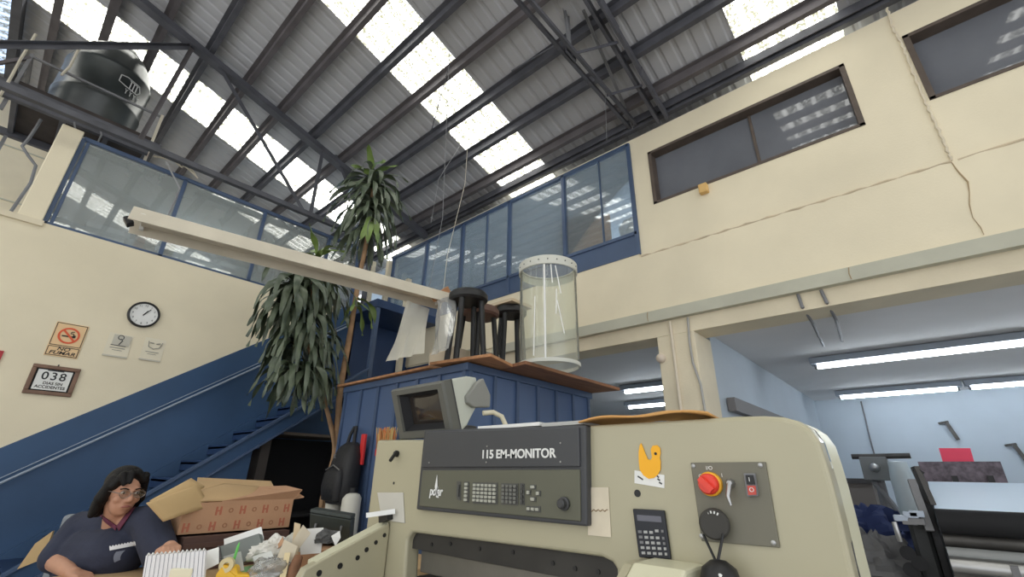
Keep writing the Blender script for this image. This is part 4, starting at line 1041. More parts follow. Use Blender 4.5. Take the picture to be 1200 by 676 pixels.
# bezel ring
def ring(u0, v0, u1, v1, d): return [mo(u0, v0, d), mo(u1, v0, d), mo(u1, v1, d), mo(u0, v1, d)]
part('bezel', MB().loft([ring(.0, .0, 1, 1, .055), ring(.0, .0, 1, 1, .012), ring(.02, .03, .98, .97, 0), ring(.12, .15, .90, .88, .0), ring(.125, .16, .895, .87, .012)], cap=False), MB_, t, smooth=20)
part('screen_recess', MB().loft([ring(.125, .16, .895, .87, .012), ring(.20, .25, .84, .79, .045)], cap=False), BLACKM, t)
scr = MB().sheet(lambda u, v: mo(.185+.665*u, .23+.58*v, .048-.018*math.sin(PI*u)**.6*math.sin(PI*v)**.6), 14, 12)
part('screen', scr, mat('dark brown CRT glass', (.035, .028, .024), .12, spec=.6, coat=.3), t, smooth=179)
dpth = .21
part('shell', MB().loft([ring(.02, .02, .98, .985, .05), ring(.02, .10, .98, .985, .10), ring(.06, .30, .96, .97, .17), ring(.10, .45, .92, .90, .235), ring(.14, .5, .88, .84, .25)], cap=True), MG, t, smooth=25, bevel=.006)
part('shell_seam', MB().loft([ring(-.002, -.002, 1.002, 1.002, .05), ring(-.002, -.002, 1.002, 1.002, .058)], cap=False), DGREY, t)
# side bracket
br_ = [mo(1.0, .62, .12), mo(1.0, .80, .20), mo(1.0, .86, .245), mo(1.0, .5, .27), mo(1.0, .28, .25), mo(1.0, .38, .15), mo(1.0, .5, .115)]
part('side_bracket', MB().prism([p+ey*-.02 for p in br_], ey*.03), MBR, t, bevel=.006)
part('base_foot', MB().box(1.36, 1.52, 1.55, 1.72, 1.53, 1.60), DGREY, t, bevel=.01)
cab = [dep(x, y, d) for x, y, d in ((566, 484, 1.98), (578, 483, 2.0), (588, 488, 2.0), (593, 499, 1.98))]
part('cable', MB().tube(cab, .011, 8), mat('cream cable', (.62, .57, .43), .5), t, smooth=60)

# ================================================================== DESK AND CLUTTER
DZ = .90
t = thing('desk', 'long desk covered with papers in front of the seated woman', 'desk', (1.0, 2.9, 0))
part('desktop', MB().box(.1, 2.15, 2.3, 3.36, DZ-.035, DZ), KRAFT, t, bevel=.004)
for x, y in ((.16, 2.36), (2.09, 2.36), (.16, 3.30), (2.09, 3.30)): part('leg', MB().box(x-.025, x+.025, y-.025, y+.025, 0, DZ-.035), STEELK, t)
part('apron', MB().box(.16, 2.09, 2.36, 2.38, DZ-.12, DZ-.035), STEELK, t)

def dz_(x, y, z=DZ): return at(x, y, 'Z', z)
# carton on a low crate
ka, kb = at(207, 628, 'Y', 3.12), at(338, 619, 'Y', 3.12)
cbz = (ka.z+kb.z)/2
t = thing('low_crate', 'dark brown wooden crate carrying the open carton', 'crate', ((ka.x+kb.x)/2, 3.2, DZ))
for k in range(3):
    part('slat', MB().box(ka.x+.02, kb.x-.02, 3.04, 3.055, DZ+.002+.032*k*(cbz-DZ)/.1, DZ+.026+.032*k*(cbz-DZ)/.1), mat('dark crate wood', (.10, .055, .045), .8, vary=.2, scale=5), t)
part('tray', MB().box(ka.x+.02, kb.x-.02, 3.057, 3.35, DZ+.002, cbz-.004), mat('dark crate wood', (.1, .055, .045), .8), t)
ctop = at(300, 587, 'Y', 3.12).z
t = thing('carton', 'open brown carton with red printing on the desk beside the woman', 'carton', ((ka.x+kb.x)/2, 3.28, cbz))
x0, x1, y0, y1 = ka.x, kb.x, 3.12, 3.52
th = .006
part('box_walls', MB().box(x0, x1, y0, y0+th, cbz, ctop).box(x0, x1, y1-th, y1, cbz, ctop).box(x0, x0+th, y0+th, y1-th, cbz, ctop).box(x1-th, x1, y0+th, y1-th, cbz, ctop).box(x0, x1, y0, y1, cbz, cbz+th), CARTON, t)
def flap(pts, m=CARTON):
    return part('flap', MB().prism(pts, (0, .0, .006)), m, t)
flap([(x0+.18, y0, ctop), (x1, y0, ctop), (x1+.03, y0-.03, ctop+.055), (x1-.02, y0+.10, ctop+.075), (x0+.4, y0+.12, ctop+.07)])
flap([(x0+.05, y0+.02, ctop+.002), (x0+.5, y0+.04, ctop+.03), (x0+.52, y0+.22, ctop+.10), (x0+.1, y0+.26, ctop+.12)], KRAFT)
flap([(x1, y0+.02, ctop), (x1+.06, y0-.01, ctop+.012), (x1+.05, y0+.2, ctop+.06), (x1, y0+.36, ctop+.03)])
REDP = mat('red carton print', (.45, .15, .09), .85); BRP = mat('brown carton print', (.36, .18, .10), .85)
L_ = x1-x0
for row, zf in ((0, .24), (1, .72)):
    for k in range(9):
        f = (k+.5+(.25 if row else 0))/9.3; x = x0+L_*f
        if row and f < .22: continue
        z = cbz+(ctop-cbz)*zf
        if k % 2 == 0:
            m_ = MB().prism([(x+a, y0, z+b) for a, b in ((-.016, -.022), (-.006, -.022), (-.006, -.004), (.006, -.004), (.006, -.022), (.016, -.022), (.016, .022), (.006, .022), (.006, .004), (-.006, .004), (-.006, .022), (-.016, .022))], (0, -.0015, 0))
            part('printed_mark', m_, REDP, t)
        else:
            part('printed_mark', MB().lathe([(.007, 0), (.013, 0), (.013, .0015), (.007, .0015), (.007, 0)], (x, y0, z), 12, (0, -1, 0), cap=False), BRP, t)
# kraft sheets between woman and carton
for k, (q, dd, lb) in enumerate(((((172, 589), (232, 567), (246, 593), (192, 611)), 0, 'top kraft paper sheet leaning on the carton'),
                               (((176, 586), (224, 560), (240, 570), (200, 600)), .03, 'kraft paper sheet just under the top leaning sheet'),
                               (((190, 588), (262, 566), (306, 570), (300, 586)), .10, 'long kraft paper sheet lying over the open carton'))):
    P = [at(x, y, 'Y', 3.04+dd+(.10 if i in (1, 2) else -.02)) for i, (x, y) in enumerate(q)]
    o = part('kraft_sheet', MB().sheet(lambda u, v: (P[0].lerp(P[1], v)).lerp(P[3].lerp(P[2], v), u)+Vector((0, 0, .02*math.sin(PI*u)*math.sin(PI*v))), 8, 8), mat('light kraft', (.60, .42, .21), .85, vary=.08) if k < 2 else KRAFT, smooth=179)
    sm = o.modifiers.new('thick', 'SOLIDIFY'); sm.thickness = .006
    tag(o, lb, 'paper sheet')
# kraft sheet behind her right arm
P = [dep(x, y, 2.62) for x, y in ((20, 667), (41, 637), (62, 622), (50, 655))]
o = part('kraft_board', MB().prism(P, (.01, .02, 0)), mat('light kraft', (.6, .42, .21), .85)); tag(o, 'kraft cardboard piece standing at the far left behind her arm', 'cardboard')
# spiral notebook standing
def tilted(name, q, D0, D1, m, th, lb, cat, ext=None):
    P = [dep(x, y, D0 if i < 2 else D1) for i, (x, y) in enumerate(q)]
    n = (P[1]-P[0]).cross(P[3]-P[0]).normalized()
    return P, n
P, n = tilted('x', ((171, 651), (241, 645), (237, 700), (163, 700)), 1.98, 1.90, 0, 0, 0, 0)
t = thing('notepad', 'white lined notepad propped up in front of the woman', 'notepad', P[3])
part('pages', MB().prism(P, n*.012), mat('lined pad paper', (.78, .78, .80), .8), t)
mb = MB(); mr_ = MB()
for k in range(14):
    u = (k+.5)/14; mb.bar(P[0].lerp(P[1], u)-n*.001, P[3].lerp(P[2], u)-n*.001, .002, .001, up=n)
    a = P[0].lerp(P[1], u); mr_.tube([a-n*.004, a+Vector((0, 0, .008)), a+n*.016], .003, 5)
part('ruled_lines', mb, mat('grey lines', (.35, .35, .4), .8), t); part('wire_binding', mr_, WHITEM, t)
# stack of receipt books/tear off pads
P, n = tilted('x', ((258, 640), (303, 625), (310, 648), (262, 668)), 2.30, 2.22, 0, 0, 0, 0)
t = thing('spiral_planner', 'grey spiral bound planner leaning on the clutter', 'planner', P[3])
part('cover', MB().prism(P, n*.03), mat('grey green cover', (.17, .19, .18), .5), t)
mr_ = MB()
for k in range(11):
    a = P[0].lerp(P[3], (k+.5)/11); mr_.tube([a-n*.006, a+Vector((-.012, 0, .004)), a+n*.034], .004, 5)
part('spiral', mr_, STEELG, t)
part('pages', MB().prism([P[0]+n*.03, P[1]+n*.03, P[1]+n*.03+Vector((0, .03, .035)), P[0]+n*.03+Vector((0, .03, .035))], (P[3]-P[0])*.5), PAPER, t)
# yellow holder with green pen
c = dep(268, 668, 2.02)
t = thing('tape_dispenser', 'yellow plastic tape dispenser among the papers', 'tape dispenser', (c.x, c.y, DZ))
part('body', MB().prism([c+Vector((-.05, 0, -.08)), c+Vector((.09, -.07, -.08)), c+Vector((.09, -.07, -.02)), c+Vector((.03, -.03, -.015)), c+Vector((.02, -.02, .015)), c+Vector((-.03, -.0, .025)), c+Vector((-.05, 0, -.01))], (.03, .04, 0)), YEL, t, bevel=.006)
part('tape_roll', MB().lathe([(.012, -.012), (.03, -.012), (.03, .012), (.012, .012), (.012, -.012)], c+Vector((-.012, -.0, .022)), 20, (.6, .8, 0), cap=False), mat('clear tape', (.7, .6, .35), .4), t)
a = dep(271, 662, 2.06)
tag(part('green_pen', MB().tube([a+Vector((0, 0, -.05)), a+Vector((.012, 0, .075)), a+Vector((.014, 0, .09))], [.006, .006, .002], 8), LGREEN), 'bright green pen standing behind the yellow tape dispenser', 'pen')
# erasers / white block
c = dep(214, 671, 1.95)
tag(part('cream_block', MB().obox(c, (.035, -.028, 0), (.012, .016, 0), (0, 0, .018)), mat('cream block', (.80, .76, .58), .7), bevel=.004), 'small cream block lying in front of the notepad', 'block')
# green folder
P = [dep(x, y, d) for x, y, d in ((275, 667, 2.15), (304, 660, 2.2), (306, 676, 2.05), (276, 684, 2.0))]
tag(part('green_folder', MB().prism(P, (0, 0, -.012)), GREEN), 'green folder lying under the clutter right of the dispenser', 'folder')
# crumpled paper and plastic heap
rnd = random.Random(5)
from mathutils import noise as mnoise
def crumple(c, sx, sy, sz, m, nm, lb, cat, sd, fine=1.0, sm_=0):
    mb = MB(); N, K = 44, 26; rings = []; o_ = Vector((sd*7.3, sd*3.1, sd*1.7))
    for i in range(K+1):
        a = -PI/2+PI*i/K; ring_ = []
        for j in range(N):
            b = 2*PI*j/N
            d = Vector((max(math.cos(a), .01)*math.cos(b), max(math.cos(a), .01)*math.sin(b), math.sin(a)))
            r = 1+.42*mnoise.noise(d*1.6*fine+o_)+.30*abs(mnoise.noise(d*3.7*fine+o_))+.16*abs(mnoise.noise(d*8*fine+o_))
            if d.z < -.35: d.z = -.35
            ring_.append(c+Vector((sx*r*d.x, sy*r*d.y, sz*r*d.z)))
        rings.append(ring_)
    mb.loft(rings); return tag(part(nm, mb, m, smooth=sm_), lb, cat)
crumple(dep(318, 648, 2.25), .09, .08, .06, mat('crumpled white paper', (.72, .70, .65), .8), 'crumpled_paper', 'crumpled white paper heap beside the spiral planner', 'paper', 1)
crumple(dep(318, 668, 2.08), .08, .07, .05, CLEARBAG, 'clear_bag', 'crumpled clear plastic bag at the front of the desk clutter', 'bag', 2, 1.3, 60)
crumple(dep(344, 640, 2.35), .06, .06, .05, mat('crumpled grey paper', (.6, .58, .52), .8), 'crumpled_paper', 'crumpled paper against the machine side guide', 'paper', 3)
crumple(dep(384, 631, 2.3), .055, .05, .035, mat('dark grey cloth', (.10, .10, .10), .9), 'dark_rag', 'dark grey rag in front of the black tool box', 'rag', 4)
# loose cards, standing
for (q, d0_, d1_, m, lb) in ((((351, 620), (379, 618), (376, 648), (352, 650)), 2.30, 2.25, PAPER, 'white card standing in the clutter left of the tool box'),
                        (((355, 615), (364, 625), (345, 650), (336, 645)), 2.22, 2.18, PAPER2, 'tan paper slip leaning left of the white card'),
                        (((310, 640), (331, 628), (333, 636), (317, 650)), 2.28, 2.22, CARTON, 'torn brown carton scrap above the crumpled paper'),
                        (((388, 628), (398, 622), (399, 630), (393, 640)), 2.20, 2.18, PAPER, 'small white paper curl by the side guide')):
    P = [dep(x, y, d0_ if i < 2 else d1_) for i, (x, y) in enumerate(q)]
    n = (P[1]-P[0]).cross(P[3]-P[0]).normalized()
    tag(part('loose_card', MB().prism(P, n*.003), m), lb, 'card', 'loose cards in the desk clutter')
for (q, d0_, d1_, m, lb) in ((((333, 632), (349, 640), (338, 668), (322, 660)), 2.15, 2.10, PAPER2, 'old cream paper slip standing left of the wooden stick'),
                        (((345, 612), (352, 614), (349, 652), (341, 650)), 2.26, 2.20, mat('pale wood strip', (.66, .52, .33), .7), 'narrow pale wooden strip standing behind the tan slip'),
                        (((262, 652), (282, 646), (286, 668), (264, 676)), 2.12, 2.05, mat('grey card', (.42, .43, .42), .7), 'grey card leaning behind the yellow tape dispenser'),
                        (((296, 652), (318, 645), (322, 658), (300, 668)), 2.14, 2.08, mat('grey white sheet', (.62, .63, .60), .7), 'grey white sheet lying over the green folder'),
                        (((240, 646), (256, 641), (256, 660), (240, 668)), 2.06, 2.00, PAPER, 'small white paper block between the notepad and the planner')):
    P = [dep(x, y, d0_ if i < 2 else d1_) for i, (x, y) in enumerate(q)]
    n = (P[1]-P[0]).cross(P[3]-P[0]).normalized()
    tag(part('loose_card', MB().prism(P, n*.004), m), lb, 'card', 'loose cards in the desk clutter')
tag(part('wooden_stick', MB().bar(dep(337, 648, 2.12), dep(330, 682, 2.0), .025, .006), mat('pale wood', (.75, .62, .38), .7)), 'flat pale wooden stick standing in the clutter', 'stick')
tag(part('brown_bundle', MB().tube([dep(350, 652, 2.12), dep(345, 665, 2.08), dep(340, 682, 2.02)], [.02, .026, .02], 9), PLYD, smooth=60), 'brown rolled bundle beside the wooden stick', 'bundle')
# black tool box with handle
P = [dep(x, y, 2.62) for x, y in ((363, 601), (411, 609), (408, 640), (362, 634))]
t = thing('tool_box', 'dark green grey tool box behind the side guide', 'tool box', (P[3].x, P[3].y, DZ))
TBX = mat('dark green grey plastic', (.045, .055, .05), .5)
part('body', MB().prism(P, (.10, .12, 0)), TBX, t, bevel=.006)
u = (P[1]-P[0]).normalized(); w = Vector((-.6, -.75, 0)).normalized()
h0 = P[0]+u*.04+(P[3]-P[0])*.35+w*.004; h1 = P[0]+u*.19+(P[3]-P[0])*.28+w*.004
part('handle', MB().tube([h0, h0+w*.025+Vector((0, 0, -.03)), h1+w*.025+Vector((0, 0, -.03)), h1], .008, 8), STEELG, t, smooth=60)
part('lid', MB().prism([P[0]+Vector((0, 0, .002)), P[1]+Vector((0, 0, .002)), P[1]+Vector((.1, .12, .002)), P[0]+Vector((.1, .12, .002))], (0, 0, .02)), TBX, t, bevel=.004)
tag(part('tool_stand', MB().box(P[3].x-.05, P[2].x+.12, P[2].y-.02, P[3].y+.16, DZ, min(P[2].z, P[3].z)-.002), CARTON), 'brown carton carrying the dark tool box', 'carton')

# ================================================================== WOMAN
hip = Vector((.62, 3.68, .62))
t = thing('person', 'seated woman in a navy polo shirt with glasses and dark shoulder length hair', 'person', (.62, 3.68, 0))
D = 2.5
ch = dep(140, 640, D)
neck = dep(139, 611, 2.46); hc = dep(145, 576, 2.42)
shR = dep(95, 618, 2.52); shL = dep(175, 611, 2.42)
elR = dep(64, 656, 2.34); elL = dep(190, 655, 2.26)
wrR = dep(83, 671, 2.20); wrL = dep(199, 641, 2.12)
chest = (shR+shL)/2+Vector((0, 0, -.17)); belly = Vector((chest.x-.02, chest.y+.01, hip.z+.16))
lat = (shL-shR).normalized()
fwd_t = Vector((lat.y, -lat.x, 0)).normalized()
if fwd_t.dot(EYE-chest) < 0: fwd_t = -fwd_t
# head frame: turned to her left (towards the right of the picture), slightly down
Rr = Vector((math.cos(YAW), -math.sin(YAW), 0)); toc = (EYE-hc); toc.z = 0; toc.normalize()
HF = (toc*1.0+Rr*.74+Vector((0, 0, -.16))).normalized()
HU = Vector((0, 0, 1))+Rr*.03; HU = (HU-HF*HU.dot(HF)).normalized(); HS = HF.cross(HU).normalized()   # her right
if HS.dot(Rr) > 0: HS = -HS
def hd_(s, f, u): return hc+HS*s+HF*f+HU*u      # s: her right, f: forward, u: up
axs = (HS, HF, HU)
body = []
body += [(hip+lat*-.08, hip+lat*.08, .17, .17), (hip+Vector((0, 0, .05)), belly, .17, .17), (belly+lat*-.05, belly+lat*.05, .155, .155), (belly, chest, .165, .155),
         (chest+lat*-.09+Vector((0, 0, .03)), chest+lat*.09+Vector((0, 0, .03)), .135, .135), (shR+lat*.03, shL-lat*.03, .078, .078), (neck+Vector((0, 0, -.06)), hc+HF*-.02+HU*-.06, .062, .055)]
for s_, el, wr in ((shR, elR, wrR), (shL, elL, wrL)):
    body += [(s_, el, .066, .050), (el, wr, .048, .030)]
for s in (-1, 1):
    kn = hip+lat*(.11*s)+fwd_t*.42+Vector((0, 0, .02)); an = kn+Vector((0, 0, -.50)); an.z = .10
    body += [(hip+lat*(.10*s), kn, .095, .07), (kn, an, .065, .042), (an+Vector((0, 0, -.03)), an+fwd_t*.15+Vector((0, 0, -.045)), .045, .035)]
# head
body += [(hc+HU*.025-HF*.012, (.072, .088, .092), 20, 14, axs), (hd_(0, .028, -.045), (.056, .062, .070), 18, 12, axs), (hd_(0, .055, -.088), (.026, .026, .022), 12, 8, axs)]
for s in (-1, 1):
    body += [(hd_(s*.036, .062, -.028), (.026, .020, .022), 10, 8, axs), (hd_(s*.074, -.008, -.01), (.010, .020, .030), 10, 8, axs)]
body += [(hd_(0, .083, .012), hd_(0, .102, -.026), .009, .0145), (hd_(-.009, .094, -.030), hd_(.009, .094, -.030), .010, .010), (hd_(-.018, .083, -.060), hd_(.018, .083, -.060), .0075, .0075), (hd_(-.013, .083, -.068), hd_(.013, .083, -.068), .0075, .0075), (hd_(-.035, .074, .022), hd_(.035, .074, .022), .012, .012)]
# hands
def hand(wr, el, fold, thumbside):
    d = (wr-el); d.z *= .35; d.normalize(); up = Vector((0, 0, 1)); sd = d.cross(up).normalized()
    d = (d+fold).normalized(); sd = (sd-d*sd.dot(d)).normalized()
    pal = wr+d*.055
    H = [(wr, wr+d*.02, .029, .030)]
    for k in range(4):
        o_ = (k-1.5)*.019
        kn = wr+d*.088+sd*o_+Vector((0, 0, .004)); H.append((wr+d*.02+sd*o_*.7, kn, .017, .0125))
        l_ = (.040, .046, .043, .034)[k if thumbside < 0 else 3-k]
        m1 = kn+d*l_*.9+Vector((0, 0, -.010)); H.append((kn, m1, .0105, .0092))
        m2 = m1+d*.018+Vector((0, 0, -.020)); H.append((m1, m2, .009, .0075))
    tb = wr+d*.03+sd*(.026*thumbside); tm = tb+d*.036+sd*(.022*thumbside)+Vector((0, 0, -.006)); te = tm+d*.03+sd*(.002*thumbside)+Vector((0, 0, -.010))
    H += [(tb, tm, .015, .0115), (tm, te, .011, .009)]
    return H
body += hand(wrR, elR, Vector((.3, .15, -.12)), -1)
body += hand(wrL, elL, Vector((0, 0, -.1)), 1)
blob('body', body, SKIN, t, .0055, 4)
# shirt
sh = [(hip+lat*-.08, hip+lat*.08, .185, .185), (hip+Vector((0, 0, .05)), belly, .19, .19), (belly+lat*-.06, belly+lat*.06, .175, .175), (belly, chest, .185, .172),
      (chest+lat*-.10+Vector((0, 0, .03))+fwd_t*.02, chest+lat*.10+Vector((0, 0, .03))+fwd_t*.02, .142, .142), (shR+lat*.02, shL-lat*.02, .082, .082), (shR+lat*.02, neck+Vector((0, 0, -.115))-fwd_t*.02, .066, .07), (shL-lat*.02, neck+Vector((0, 0, -.115))-fwd_t*.02, .066, .07)]
for s_, el, k in ((shR, elR, .90), (shL, elL, .92)):
    e2 = s_.lerp(el, k); sh += [(s_, e2, .086, .078)]
srt = blob('shirt', sh, SHIRT, t, .008, 5)
# collar, neck opening and print are laid on the real surface of shirt and body
from mathutils.bvhtree import BVHTree
bod = [c_ for c_ in t.children if c_.name.startswith('body')][0]
dg = bpy.context.evaluated_depsgraph_get(); dg.update()
BV = [BVHTree.FromObject(o_, dg) for o_ in (srt, bod)]
def lay(px, py, off):
    d = ray(px, py).normalized(); best = None
    for bv in BV:
        h = bv.ray_cast(EYE-LOC[t.name], d)
        if h[0] is not None and (best is None or h[3] < best[1]): best = (h[0], h[3])
    p = best[0]+LOC[t.name] if best else dep(px, py, 2.38)
    return p-d*off
def laid(name, q, m, off, nu=10, nv=6, th=0, f=None, label=None):
    def P(u, v):
        x = (q[0][0]*(1-u)+q[1][0]*u)*(1-v)+(q[3][0]*(1-u)+q[2][0]*u)*v
        y = (q[0][1]*(1-u)+q[1][1]*u)*(1-v)+(q[3][1]*(1-u)+q[2][1]*u)*v
        if f: x, y = f(x, y, u, v)
        return lay(x, y, off)
    o = part(name, MB().sheet(P, nu, nv), m, t, smooth=179, label=label)
    if th: sm = o.modifiers.new('thick', 'SOLIDIFY'); sm.thickness = th
    return o
laid('neck_opening', ((119, 604), (155, 597), (139, 616.5), (136.5, 616.5)), SKIN, .005, 14, 10)
laid('collar', ((114, 602), (118, 602.5), (137.5, 616), (135.5, 622)), COLLAR, .010, 4, 10, .005)
laid('collar', ((154, 595.5), (159, 594), (140, 622), (137, 616.5)), COLLAR, .010, 4, 10, .005)
laid('chest_print', ((128, 641), (158.5, 635), (159, 639), (128.5, 645)), mat('white shirt print', (.75, .75, .76), .8), .004, 40, 4, 0, lambda x, y, u, v: (x, y-(1-v)*1.6*(math.sin(u*55)*.5+.5)))
laid('chest_print', ((136, 646.5), (147, 644.5), (141, 656), (134, 659)), mat('grey shirt print', (.20, .22, .28), .8), .004, 6, 6, 0, lambda x, y, u, v: (x-2*v*(1-v)*4, y))
# hair
hr = [(hc+HU*.045-HF*.028, (.088, .096, .086), 22, 14, axs), (hd_(0, -.055, -.01), (.084, .062, .085), 20, 12, axs)]
for s in (-1, 1):
    hr += [(hd_(s*.070, .012, .06), hd_(s*.086, -.012, -.035), .026, .030), (hd_(s*.084, -.015, -.03), hd_(s*.086, -.03, -.10), .026, .022 if s > 0 else .016), (hd_(s*.05, .055, .088), hd_(s*.070, .035, .03), .022, .016)]
hr += [(hd_(.080, -.035, -.06), hd_(.088, -.04, -.115), .030, .018), (hd_(.05, -.07, -.05), hd_(.055, -.07, -.11), .042, .025), (hd_(-.03, -.075, -.05), hd_(-.03, -.08, -.12), .042, .025),
       (hd_(.055, .062, .092), hd_(.045, .079, .045), .018, .010), (hd_(.02, .066, .100), hd_(.022, .088, .055), .018, .009), (hd_(-.01, .06, .105), hd_(-.05, .068, .062), .018, .010)]
blob('hair', hr, HAIR, t, .006, 3)
# eyes, brows, lips
for s in (-1, 1):
    e = hd_(s*.031, .0765, .004)
    part('eye', MB().ball(e, (.012, .008, .0065), 14, 8, axs), mat('eye white', (.6, .55, .5), .3), t, smooth=179)
    part('iris', MB().ball(e+HF*.006, (.0055, .003, .0055), 10, 6, axs), BLACK, t, smooth=179)
    part('eyebrow', MB().tube([hd_(s*.015, .087, .022), hd_(s*.032, .086, .027), hd_(s*.050, .075, .022)], .0035, 6), HAIR, t)
part('lips', MB().tube([hd_(-.022, .085, -.063), hd_(-.008, .091, -.060), hd_(.008, .091, -.060), hd_(.022, .085, -.063)], [.003, .006, .006, .003], 8), mat('lip skin', (.33, .12, .095), .5), t, smooth=60)
# glasses
gl = MB()
for s in (-1, 1):
    cpt = hd_(s*.033, .106, .002)
    gl.tube([cpt+HS*(.026*math.cos(a))+HU*(.017*math.sin(a)) for a in [2*PI*j/20 for j in range(21)]], .0014, 6, cap=False)
    gl.tube([hd_(s*.059, .104, .006), hd_(s*.075, .06, .008), hd_(s*.082, -.005, .005)], .0022, 6)
gl.tube([hd_(-.008, .108, .006), hd_(.008, .108, .006)], .002, 6)
gg = part('glasses', gl, mat('thin metal frame', (.25, .22, .20), .3, metal=.7), t)
lens = MB()
for s in (-1, 1): lens.lathe([(.024, 0), (.024, .001)], hd_(s*.033, .105, .002), 16, HF)
part('lenses', lens, glass_mat('lens glass', (.95, .95, .95), (.8, .8, .8), .02, gloss=.08), gg, loc=LOC[t.name])
# chair behind her
t = thing('office_chair', 'chair with a grey backrest edge showing behind the woman', 'chair', (.55, 3.95, 0))
cb = hip+Vector((-.02, .20, 0))
part('backrest', MB().obox(cb+Vector((-.03, .04, .30)), lat*.15, fwd_t*.025, (0, 0, .22)), mat('grey chair back', (.20, .22, .25), .5), t, bevel=.02)
part('seat', MB().obox(hip+Vector((0, 0, -.21)), lat*.24, fwd_t*.24, (0, 0, .03)), BLACK, t, bevel=.02)
part('column', MB().tube([hip+Vector((0, 0, -.24)), Vector((hip.x, hip.y, .08))], .03, 12), BLACK, t)
for k in range(5):
    a = 2*PI*k/5; part('foot', MB().tube([(hip.x, hip.y, .09), (hip.x+.28*math.cos(a), hip.y+.28*math.sin(a), .03)], .025, 8), BLACK, t)

# ================================================================== BACK ROOM
def tube_light(px0, py0, px1, py1, X, z, lb, drop=.06, short=None):
    a = at(px0, py0, 'Z', z); b = at(px1, py1, 'Z', z); a.x = b.x = X
    if short: b = a+Vector((0, -short, 0))
    t = thing('tube_light', lb, 'lamp', (X, (a.y+b.y)/2, z), 'lit tube lights in the room under the mezzanine')
    part('housing', MB().box(X-.10, X+.10, b.y-.05, a.y+.05, z+.03, z+.10).box(X-.05, X+.05, b.y-.05, a.y+.05, z+.10, 2.849), mat('grey blue lamp body', (.30, .34, .40), .5), t)
    part('lamp_tube', MB().tube([(X, a.y, z), (X, b.y, z)], .025, 12), TUBE, t, smooth=60)
    for p in (a, b): part('end_cap', MB().tube([(X, p.y-.015, z), (X, p.y+.015, z)], .03, 10), STEELG, t)
    return t
tube_light(952, 426, 1200, 404, 6.92, 2.73, 'long lit tube light nearest the hall in the room under the mezzanine', short=2.44)
tube_light(983, 465, 1125, 459, 9.95, 2.73, 'lit tube light in the far row, left one beyond the long tube', short=1.55)
tube_light(1137, 454, 1200, 450, 9.95, 2.73, 'lit tube light in the far row, cut by the right edge of the photo', short=1.55)
tube_light(733, 460, 773, 455, 7.22, 2.73, 'upper lit tube light seen between the cabin and the column', short=2.1)
tube_light(738, 478, 774, 473, 9.0, 2.73, 'lower lit tube light seen between the cabin and the column', short=2.44)
# conduits on the ceiling and column
for pts, lb in ((((935, 345), (941, 362), (965, 405)), 'grey conduit crossing from the lintel to the long tube light, left one'), (((962, 340), (970, 358), (987, 400)), 'grey conduit crossing from the lintel to the long tube light, right one')):
    P = [at(*pts[0], 'X', 4.48), at(*pts[1], 'X', 4.49)]; e = at(*pts[2], 'Z', 2.83)
    P = [P[0], Vector((4.47, P[1].y, 2.80)), Vector((4.9, P[1].y, 2.755)), e]
    tag(part('conduit', MB().tube(P, .014, 8), STEELG), lb, 'conduit')
P = [at(x, y, 'X', 4.49) for x, y in ((785, 376), (790, 400), (796, 450), (800, 500))]
P = [Vector((4.49, P[0].y, 2.91))]+[Vector((4.49, P[0].y+.0*i, z)) for i, z in enumerate((2.5, 2.0, 1.0))]
tag(part('conduit', MB().tube(P, .018, 8), mat('cream conduit', (.66, .58, .46), .5)), 'cream conduit running straight down the column front', 'conduit')
P = [at(x, y, 'X', 4.485) for x, y in ((806, 372), (808, 400), (812, 425), (821, 450), (826, 480), (831, 500))]
for p_ in P[2:]: p_.y = max(p_.y, 1.50)
tag(part('cable', MB().tube(P, .012, 8), mat('light grey cable', (.38, .37, .35), .5), smooth=60), 'grey cable bending down the right edge of the column', 'cable')
c = at(775, 420, 'X', 4.5)
tag(part('bell', MB().lathe([(.05, 0), (.05, .02), (.035, .05), (0, .06)], c, 20, (-1, 0, 0)), mat('cream bell', (.66, .56, .46), .5), smooth=50), 'small round cream bell on the column', 'bell')
# dark beam on the partition wall
a = at(838, 468, 'Y', 1.5); b = at(905, 497, 'Y', 1.5)
tag(part('wall_duct', MB().bar((5.2, 1.47, a.z), (10.9, 1.47, a.z), .08, .14), mat('dull brown grey duct', (.18, .17, .17), .7)), 'dark duct along the partition wall right of the column', 'duct')
# wall marks on far wall
FX = 10.99
tag(part('wall_cable', MB().tube([at(x, y, 'X', FX-.02) for x, y in ((1009, 470), (1014, 490), (1020, 515), (1028, 545))], .012, 6), STEELG), 'thin grey cable down the pale blue back wall', 'cable')
for (px, py, lb) in ((1112, 505, 'small dark wall bracket above the bright red paper'), (1192, 532, 'small dark wall bracket at the right edge of the back wall')):
    c = at(px, py, 'X', FX)
    t = thing('wall_bracket', lb, 'bracket', c)
    part('arm', MB().bar(c+Vector((-.02, .10, .13)), c+Vector((-.06, -.03, .15)), .03, .03), STEELK, t)
    part('stem', MB().bar(c+Vector((-.04, .0, .15)), c+Vector((-.04, -.08, -.15)), .04, .05), STEELK, t)
# counter with odds at the back left of the room
ca = at(975, 560, 'X', 8.0); cb_ = at(1020, 558, 'X', 8.0)
t = thing('work_counter', 'brown grey counter behind the machine in the back room', 'counter', (8.2, (ca.y+cb_.y)/2, 0))
part('top', MB().box(7.9, 8.7, cb_.y-.05, 1.50, ca.z-.06, ca.z), mat('dark counter top', (.05, .045, .045), .6), t)
part('front', MB().box(7.94, 8.66, cb_.y, 1.48, .35, ca.z-.06), mat('brown grey panel', (.16, .14, .125), .7), t)
part('plinth', MB().box(7.98, 8.6, cb_.y, 1.48, 0, .35), mat('grey plinth', (.22, .22, .23), .7), t)
